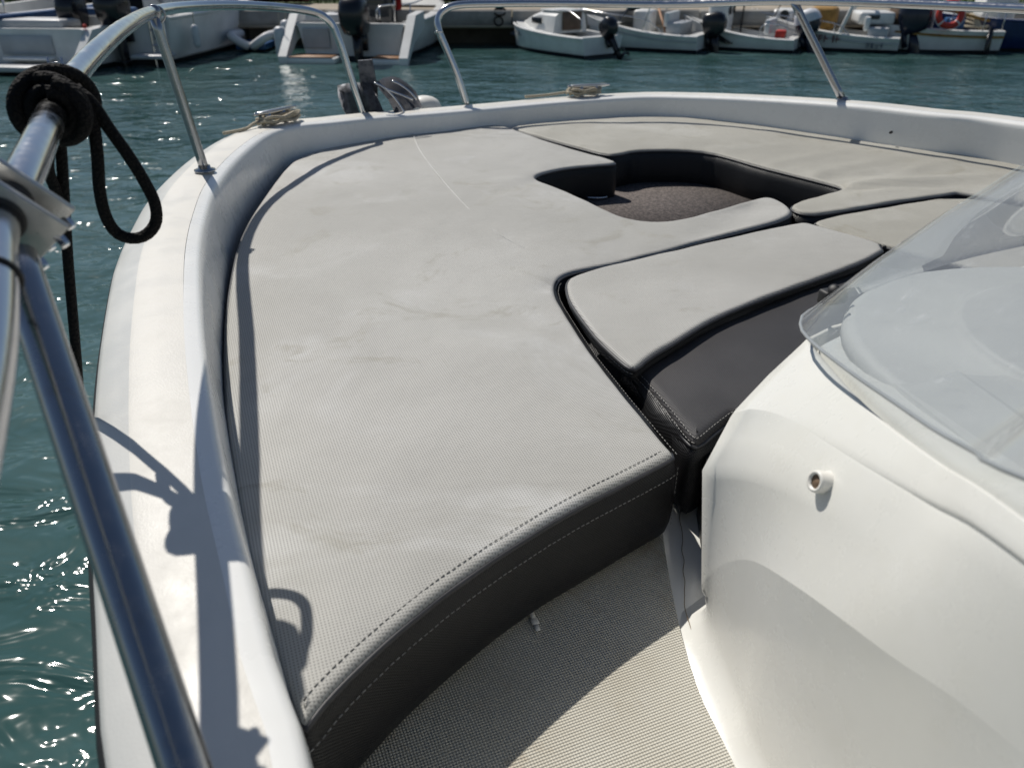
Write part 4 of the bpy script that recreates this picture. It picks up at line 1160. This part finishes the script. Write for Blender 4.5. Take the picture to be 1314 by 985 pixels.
# tender tucked under the quay
p = wl(318, 69); p.y += .2
r_ = thing('tender', p, 'small white tender with a V shaped bow, low against the dark quay wall', 'boat', 'boats moored along the quay')
for s in (-1, 1):
    part(r_, 'side_tube', M_TUBE, lambda bm: tube(bm, resample(catmull([Vector((s*.04, .1, .10)), Vector((s*.20, .05, .20)), Vector((s*.38, .15, .30)), Vector((s*.42, .9, .28))], 6), step=.06), .085, 12), auto=None)
part(r_, 'floor_board', M_BMID, lambda bm: rbox(bm, Vector((0, .5, .10)), (.62, .8, .12), .03, 2))

grow(r_)
# right-hand row: bows to the upper left
def side_boat(px, py, rz): return wl(px, py), rz
# 5 small cabin boat
p, a = side_boat(772, 74, R(36)); r_, st = moored('cabin_boat', p, a, 3.4, 1.5, .46, .20, M_BWHITE, 'small white cabin boat with brown canvas door, bow to the quay', depth=.3, cockpit=(.06, .50), full=3.2)
def cab(bm):
    rings = []
    for y, w, h, z in ((1.25, .56, .50, .47), (1.9, .54, .48, .49), (2.4, .44, .30, .54), (2.95, .20, .08, .60)):
        rings.append([Vector((-w, y, z)), Vector((-w*.86, y, z + h*.8)), Vector((-w*.6, y, z + h)), Vector((w*.6, y, z + h)), Vector((w*.86, y, z + h*.8)), Vector((w, y, z))])
    loft(bm, rings, False); bm.faces.new([bm.verts.new(v) for v in rings[0]])
part(r_, 'cabin', M_BWHITE, cab)
part(r_, 'canvas_door', M_BROWNB, lambda bm: rbox(bm, Vector((.02, 1.20, .76)), (.62, .05, .44), .015, 1))
for s in (-1, 1):
    part(r_, 'window', M_BGLASS, lambda bm: rbox(bm, Vector((s*.520, 1.98, .74)), (.03, .42, .15), .012, 1))
part(r_, 'cabin_roof', M_BWHITE, lambda bm: rbox(bm, Vector((0, 1.58, .985)), (.80, .82, .04), .02, 2))
outboard(r_, .16, -.10, .34, M_COWL, .80, R(-38))
rail_on(r_, [(-.5, 1.3, 1.00), (-.52, .7, 1.02), (-.6, .12, .86)], (2,), .012, .6)
lettering(r_, 7, (-.66, 2.50, .40), (R(80), 0, R(-74)), .12, M_TEXTK)
pl = thing('mooring_pile', wl(788, 71), 'pale slender post standing in the water right of the cabin boat', 'post')
bm = new(); lathe(bm, [(.06, -.4), (.055, .62), (.065, .63), (.065, .68), (.03, .70)], None, 12); obj('post', bm, M_FENDER, pl, shift=False)
# 6 low open boat with white bow flare
p, a = side_boat(902, 66, R(62)); r_, st = moored('open_boat', p, a, 3.5, 1.6, .40, .52, M_BWHITE, 'white open boat with curved white sheer line and dark outboard, right of the cabin boat', depth=.3, stripe=M_BGREY, full=2.6)
outboard(r_, .05, -.12, .44, M_COWL, 1.0, R(-12))
part(r_, 'seat', M_BGREY, lambda bm: rbox(bm, Vector((0, .7, .72)), (1.1, .4, .34), .05, 2))
part(r_, 'helm_console', M_BWHITE, lambda bm: rbox(bm, Vector((.1, 1.7, .86)), (.55, .5, .55), .08, 3))
part(r_, 'oar', M_TEAK, lambda bm: tube(bm, [Vector((-.5, .9, .66)), Vector((.3, 1.4, 1.15))], .03, 8))
screen_on(r_, 2.15, .52, .92, .30)
part(r_, 'bow_cushion', M_TUBE, lambda bm: rbox(bm, Vector((0, 3.0, .86)), (.8, .9, .1), .04, 2))
rail_on(r_, [(-.74, .9, .66), (-.74, 1.4, .95), (-.66, 2.4, 1.05), (-.30, 3.4, 1.12)], (1, 2, 3), .012, .7)
fender(wl(822, 60) + Vector((0, 0, .15)), 'slim white fender against the bow of the open boat', .42, .055)
part(r_, 'seat_back', M_BWHITE, lambda bm: rbox(bm, Vector((0, .92, .95)), (1.0, .12, .34), .04, 2))
part(r_, 'bimini_frame', M_STEEL, lambda bm: [tube(bm, resample(catmull([Vector((-.72, y, .6)), Vector((-.70, y - .3, 1.5)), Vector((0, y - .35, 1.7)), Vector((.70, y - .3, 1.5)), Vector((.72, y, .6))], 6), step=.08), .016, 8) for y in (1.5,)])
part(r_, 'gear_bag', M_CANVAS, lambda bm: rbox(bm, Vector((.42, 2.4, .86)), (.4, .5, .28), .1, 3))
lower(r_, .20)
# 7 white flared boat
p, a = side_boat(1022, 66, R(62)); r_, st = moored('flared_boat', p, a, 3.2, 1.5, .32, .56, M_BWHITE, 'low white boat with swooping dark sided flare, pale covered outboard and steel fittings', depth=.25, full=2.6)
outboard(r_, .10, -.12, .44, M_COWLN, 1.05, R(-20), M_COWLG)
part(r_, 'side_recess', M_BGLASS, lambda bm: prism(bm, [(1.5, .38), (2.45, .86), (2.1, .50), (1.65, .36)], -.765, -.72, 0, Matrix.Rotation(R(90), 4, 'Z') @ Matrix.Rotation(R(90), 4, 'X')))
part(r_, 'seat_pod', M_BWHITE, lambda bm: rbox(bm, Vector((0, 2.1, .95)), (.75, .55, .85), .15, 4))
for s in (-.2, .2):
    part(r_, 'speaker', M_COWL, lambda bm: lathe(bm, [(.10, 0), (.10, .02), (.05, .03)], Matrix.Translation((s, 1.815, 1.12)) @ Matrix.Rotation(R(90), 4, 'X'), 16))
rail_on(r_, [(-.70, .2, .55), (-.70, .25, .82), (-.66, .8, .85), (-.68, .9, .55)], (), .014)
rail_on(r_, [(.70, .2, .55), (.70, .25, .82), (.66, .8, .85), (.68, .9, .55)], (), .014)
part(r_, 'antenna_mast', M_COWL, lambda bm: tube(bm, [Vector((.3, 1.6, .5)), Vector((.3, 1.55, 2.6))], .022, 8))
part(r_, 'seat_back', M_TUBE, lambda bm: rbox(bm, Vector((0, .75, .78)), (1.0, .14, .36), .05, 2))
part(r_, 'fuel_tank', M_RED, lambda bm: rbox(bm, Vector((-.35, .40, .62)), (.3, .26, .2), .04, 2))
part(r_, 'fishing_rod', M_BROWNB, lambda bm: tube(bm, [Vector((.45, .9, .7)), Vector((.55, .2, 2.4))], .014, 6))
lower(r_, .20)
# 8 white boat with big navy outboard
p, a = side_boat(1152, 66, R(64)); r_, st = moored('lettered_boat', p, a, 3.8, 1.6, .36, .54, M_BWHITE, 'white boat with dark red hull lettering and a huge navy outboard, under the starboard rail', depth=.26, full=2.6, stripe=M_BGREY)
outboard(r_, -.10, -.14, .50, M_COWLN, 1.3, R(-14))
part(r_, 'canvas_cover', M_CANVAS, lambda bm: rbox(bm, Vector((0, 2.0, .95)), (.9, .7, .55), .12, 3))
part(r_, 'helm_console', M_BWHITE, lambda bm: rbox(bm, Vector((0, 3.0, .95)), (.75, .6, .40), .12, 3))
part(r_, 'headrest_opening', M_COWL, lambda bm: lathe(bm, [(.12, 0), (.12, .02), (.05, .03)], Matrix.Translation((-.382, 2.95, 1.02)) @ Matrix.Rotation(R(-90), 4, 'Y'), 16))
part(r_, 'stern_seat', M_BGREY, lambda bm: rbox(bm, Vector((0, .55, .66)), (1.3, .5, .3), .06, 2))
rail_on(r_, [(-.78, 1.2, .62), (-.78, 1.6, .88), (-.7, 2.8, 1.0), (-.35, 4.0, 1.1)], (1, 2, 3), .013, .7)
lettering(r_, 6, (-.830, 1.75, .52), (R(84), 0, R(-90)), .20, M_TEXT)
lettering(r_, 4, (-.775, .50, .40), (R(84), 0, R(-90)), .15, M_TEXTK)
fender(wl(1048, 58) + Vector((0, 0, .38)), 'tiny white fender on the bow of the lettered boat', .2, .045)
part(r_, 'seat_back', M_BWHITE, lambda bm: rbox(bm, Vector((0, .85, .88)), (1.2, .14, .34), .05, 2))
part(r_, 'cabin_window', M_BGLASS, lambda bm: rbox(bm, Vector((-.02, 2.69, 1.02)), (.6, .03, .16), .01, 1))
part(r_, 'arch', M_BWHITE, lambda bm: tube(bm, resample(catmull([Vector((-.72, 1.5, .55)), Vector((-.70, 1.25, 1.35)), Vector((-.4, 1.15, 1.75)), Vector((.4, 1.15, 1.75)), Vector((.70, 1.25, 1.35)), Vector((.72, 1.5, .55))], 6), step=.08), .045, 10))
lower(r_, .22)
# 9 white fishing boat, side on, with its stern to the right
p, a = side_boat(1270, 66, R(82)); r_, st = moored('fishing_boat', p, a, 3.0, 1.4, .52, .14, M_BWHITE, 'white fishing boat seen side on, with a dark rudder post', depth=.3, full=3)
part(r_, 'gunwale_strip', M_CANVAS, lambda bm: [loft(bm, [[Vector((s*(hb + .024), y, f - .04)), Vector((s*(hb + .024), y, f + .005)), Vector((s*(hb - .02), y, f + .022))] for y, hb, f in st], False) for s in (-1, 1)])
part(r_, 'rudder', M_COWL, lambda bm: prism(bm, [(.30, -.25), (.36, .70), (.46, .78), (.44, -.25)], -.80, -.74, 0, Matrix.Rotation(R(90), 4, 'Z') @ Matrix.Rotation(R(90), 4, 'X')))
part(r_, 'wheelhouse', M_BROWNB, lambda bm: rbox(bm, Vector((.05, 2.2, 1.05)), (.8, .8, .75), .05, 2))
part(r_, 'cabin_top', M_BWHITE, lambda bm: rbox(bm, Vector((0, 3.1, .9)), (.9, .9, .30), .08, 3))
part(r_, 'window', M_BGLASS, lambda bm: rbox(bm, Vector((-.46, 3.2, .93)), (.03, .30, .10), .01, 1))
part(r_, 'boom', M_CANVAS, lambda bm: tube(bm, [Vector((-.2, 1.5, 1.12)), Vector((-.25, .3, .86))], .035, 8))
rail_on(r_, [(-.72, 2.2, 1.1), (-.76, 1.4, 1.12), (-.74, .6, 1.12), (-.6, .1, 1.1), (0, .02, 1.1), (.6, .1, 1.1)], (0, 1, 2, 3, 4, 5), .014, .66)
lifebuoy(p + Vector((-1.62, -.66, .92)), R(76), R(-6), 'red lifebuoy hanging on the rail of the white fishing boat')
part(r_, 'net_bundle', M_LINE, lambda bm: [torus(bm, Matrix.Translation((0, .55, .72 + .03*k)) @ Matrix.Rotation(.3*k, 4, 'X'), .32 - .03*k, .035, 18, 6) for k in range(4)])
part(r_, 'fish_crate', M_BMID, lambda bm: rbox(bm, Vector((-.25, 1.15, .80)), (.5, .36, .24), .02, 1))
part(r_, 'mast', M_TUBE, lambda bm: tube(bm, [Vector((0, 1.6, .6)), Vector((0, 1.65, 3.6))], .045, 10))
lower(r_, .12)
# 10 blue boat at the right edge
p, a = side_boat(1376, 64, R(80)); r_, st = moored('blue_boat', p, a, 4.2, 1.7, .72, .2, M_BBLUE, 'navy blue boat cut by the right edge of the photo', depth=.3, full=3)
part(r_, 'helm_console', M_BWHITE, lambda bm: rbox(bm, Vector((0, 2.2, 1.0)), (.9, .8, .6), .08, 3))
rail_on(r_, [(-.72, 2.6, 1.12), (-.76, 1.6, 1.15), (-.74, .6, 1.15)], (0, 1, 2), .014, .7)
lifebuoy(p + Vector((-.98, -.85, .86)), R(72), R(4), 'red lifebuoy at the right edge, on the navy blue boat')

# boats lying beyond the quay (only low parts of them clear it)
def beyond(px, w, h, m, label, y=21.2, m2=None):
    d = ray(px, 5); x = d.x/d.y*y
    root = thing('laid_up_boat', (x, y, .66), label, 'boat', 'boats laid up behind the quay', R(90))
    bm = new()
    rows = []
    for yy, hb, f in hull_rings(w, 1.7, h, .15):
        rows.append([Vector((-hb, yy - w/2, f)), Vector((-hb*.85, yy - w/2, h*.35)), Vector((-hb*.2, yy - w/2, .06)), Vector((hb*.2, yy - w/2, .06)), Vector((hb*.85, yy - w/2, h*.35)), Vector((hb, yy - w/2, f))])
    vr = loft(bm, rows, True); bm.faces.new(vr[0]); bm.faces.new(vr[-1][::-1])
    obj('hull', bm, m, root, shift=False, auto=30)
    bm = new(); rbox(bm, Vector((0, .2, h + .22)), (1.1, w*.4, .5), .08, 2); obj('cabin', bm, m2 or M_BWHITE, root, shift=False)
    bm = new()
    for s in (-.9, .9): box(bm, Vector((0, s, .03)), (.9, .1, .1))
    obj('chock', bm, M_TEAK, root, shift=False)
beyond(285, 4.2, .7, M_REDB, 'dark red hull laid up behind the quay, above the tender', 21.0, M_BGREY)
beyond(700, 4.0, .55, M_BBLUE, 'dark blue hull laid up behind the quay, above the small cabin boat', 22.0)
beyond(560, 3.2, .7, M_FOUL, 'black hull laid up behind the quay, behind the rail gap', 21.2, M_TEAK)

for o in list(sc.objects):
    if o.parent is None and o.name.split('.')[0] in ('water', 'ground', 'path', 'quay', 'mooring_bollard', 'grass', 'hedge', 'laid_up_boat'): push(o)
# ------------------------------------------------------------------ light, sky, camera
SUN = Vector((-.366, .504, .7826)).normalized()
w = bpy.data.worlds.new('World'); sc.world = w; w.use_nodes = True
nt = w.node_tree; bg = nt.nodes['Background']
sky = nt.nodes.new('ShaderNodeTexSky'); sky.sky_type = 'NISHITA'; sky.sun_disc = False
sky.sun_elevation = math.asin(SUN.z); sky.sun_rotation = math.atan2(SUN.x, SUN.y)
sky.air_density = 1.0; sky.dust_density = .6; sky.ozone_density = 1.0
nt.links.new(sky.outputs[0], bg.inputs[0]); bg.inputs[1].default_value = .062
sl = bpy.data.lights.new('sun', 'SUN'); sl.energy = 4.2; sl.angle = R(.53); sl.color = (1, .955, .885)
so = bpy.data.objects.new('sun', sl); COL.objects.link(so); so.rotation_euler = (-SUN).to_track_quat('-Z', 'Y').to_euler(); so.location = SUN*20
cd = bpy.data.cameras.new('camera'); co_ = bpy.data.objects.new('camera', cd); COL.objects.link(co_)
co_.location = EYE; co_.rotation_euler = (R(90) - PITCH, 0, 0)
cd.sensor_width = 36; cd.lens = 36*FPX/1314; cd.clip_start = .02; cd.clip_end = 2000
cd.dof.use_dof = True; cd.dof.focus_distance = 1.15; cd.dof.aperture_fstop = 7.0
sc.camera = co_
sc.view_settings.view_transform = 'Standard'; sc.view_settings.look = 'None'; sc.view_settings.exposure = 0.0; sc.view_settings.gamma = 1
sc.render.engine = 'CYCLES'
sc.cycles.use_denoising = True
sc.cycles.max_bounces = 8; sc.cycles.transparent_max_bounces = 12
sc.cycles.caustics_reflective = False; sc.cycles.caustics_refractive = False
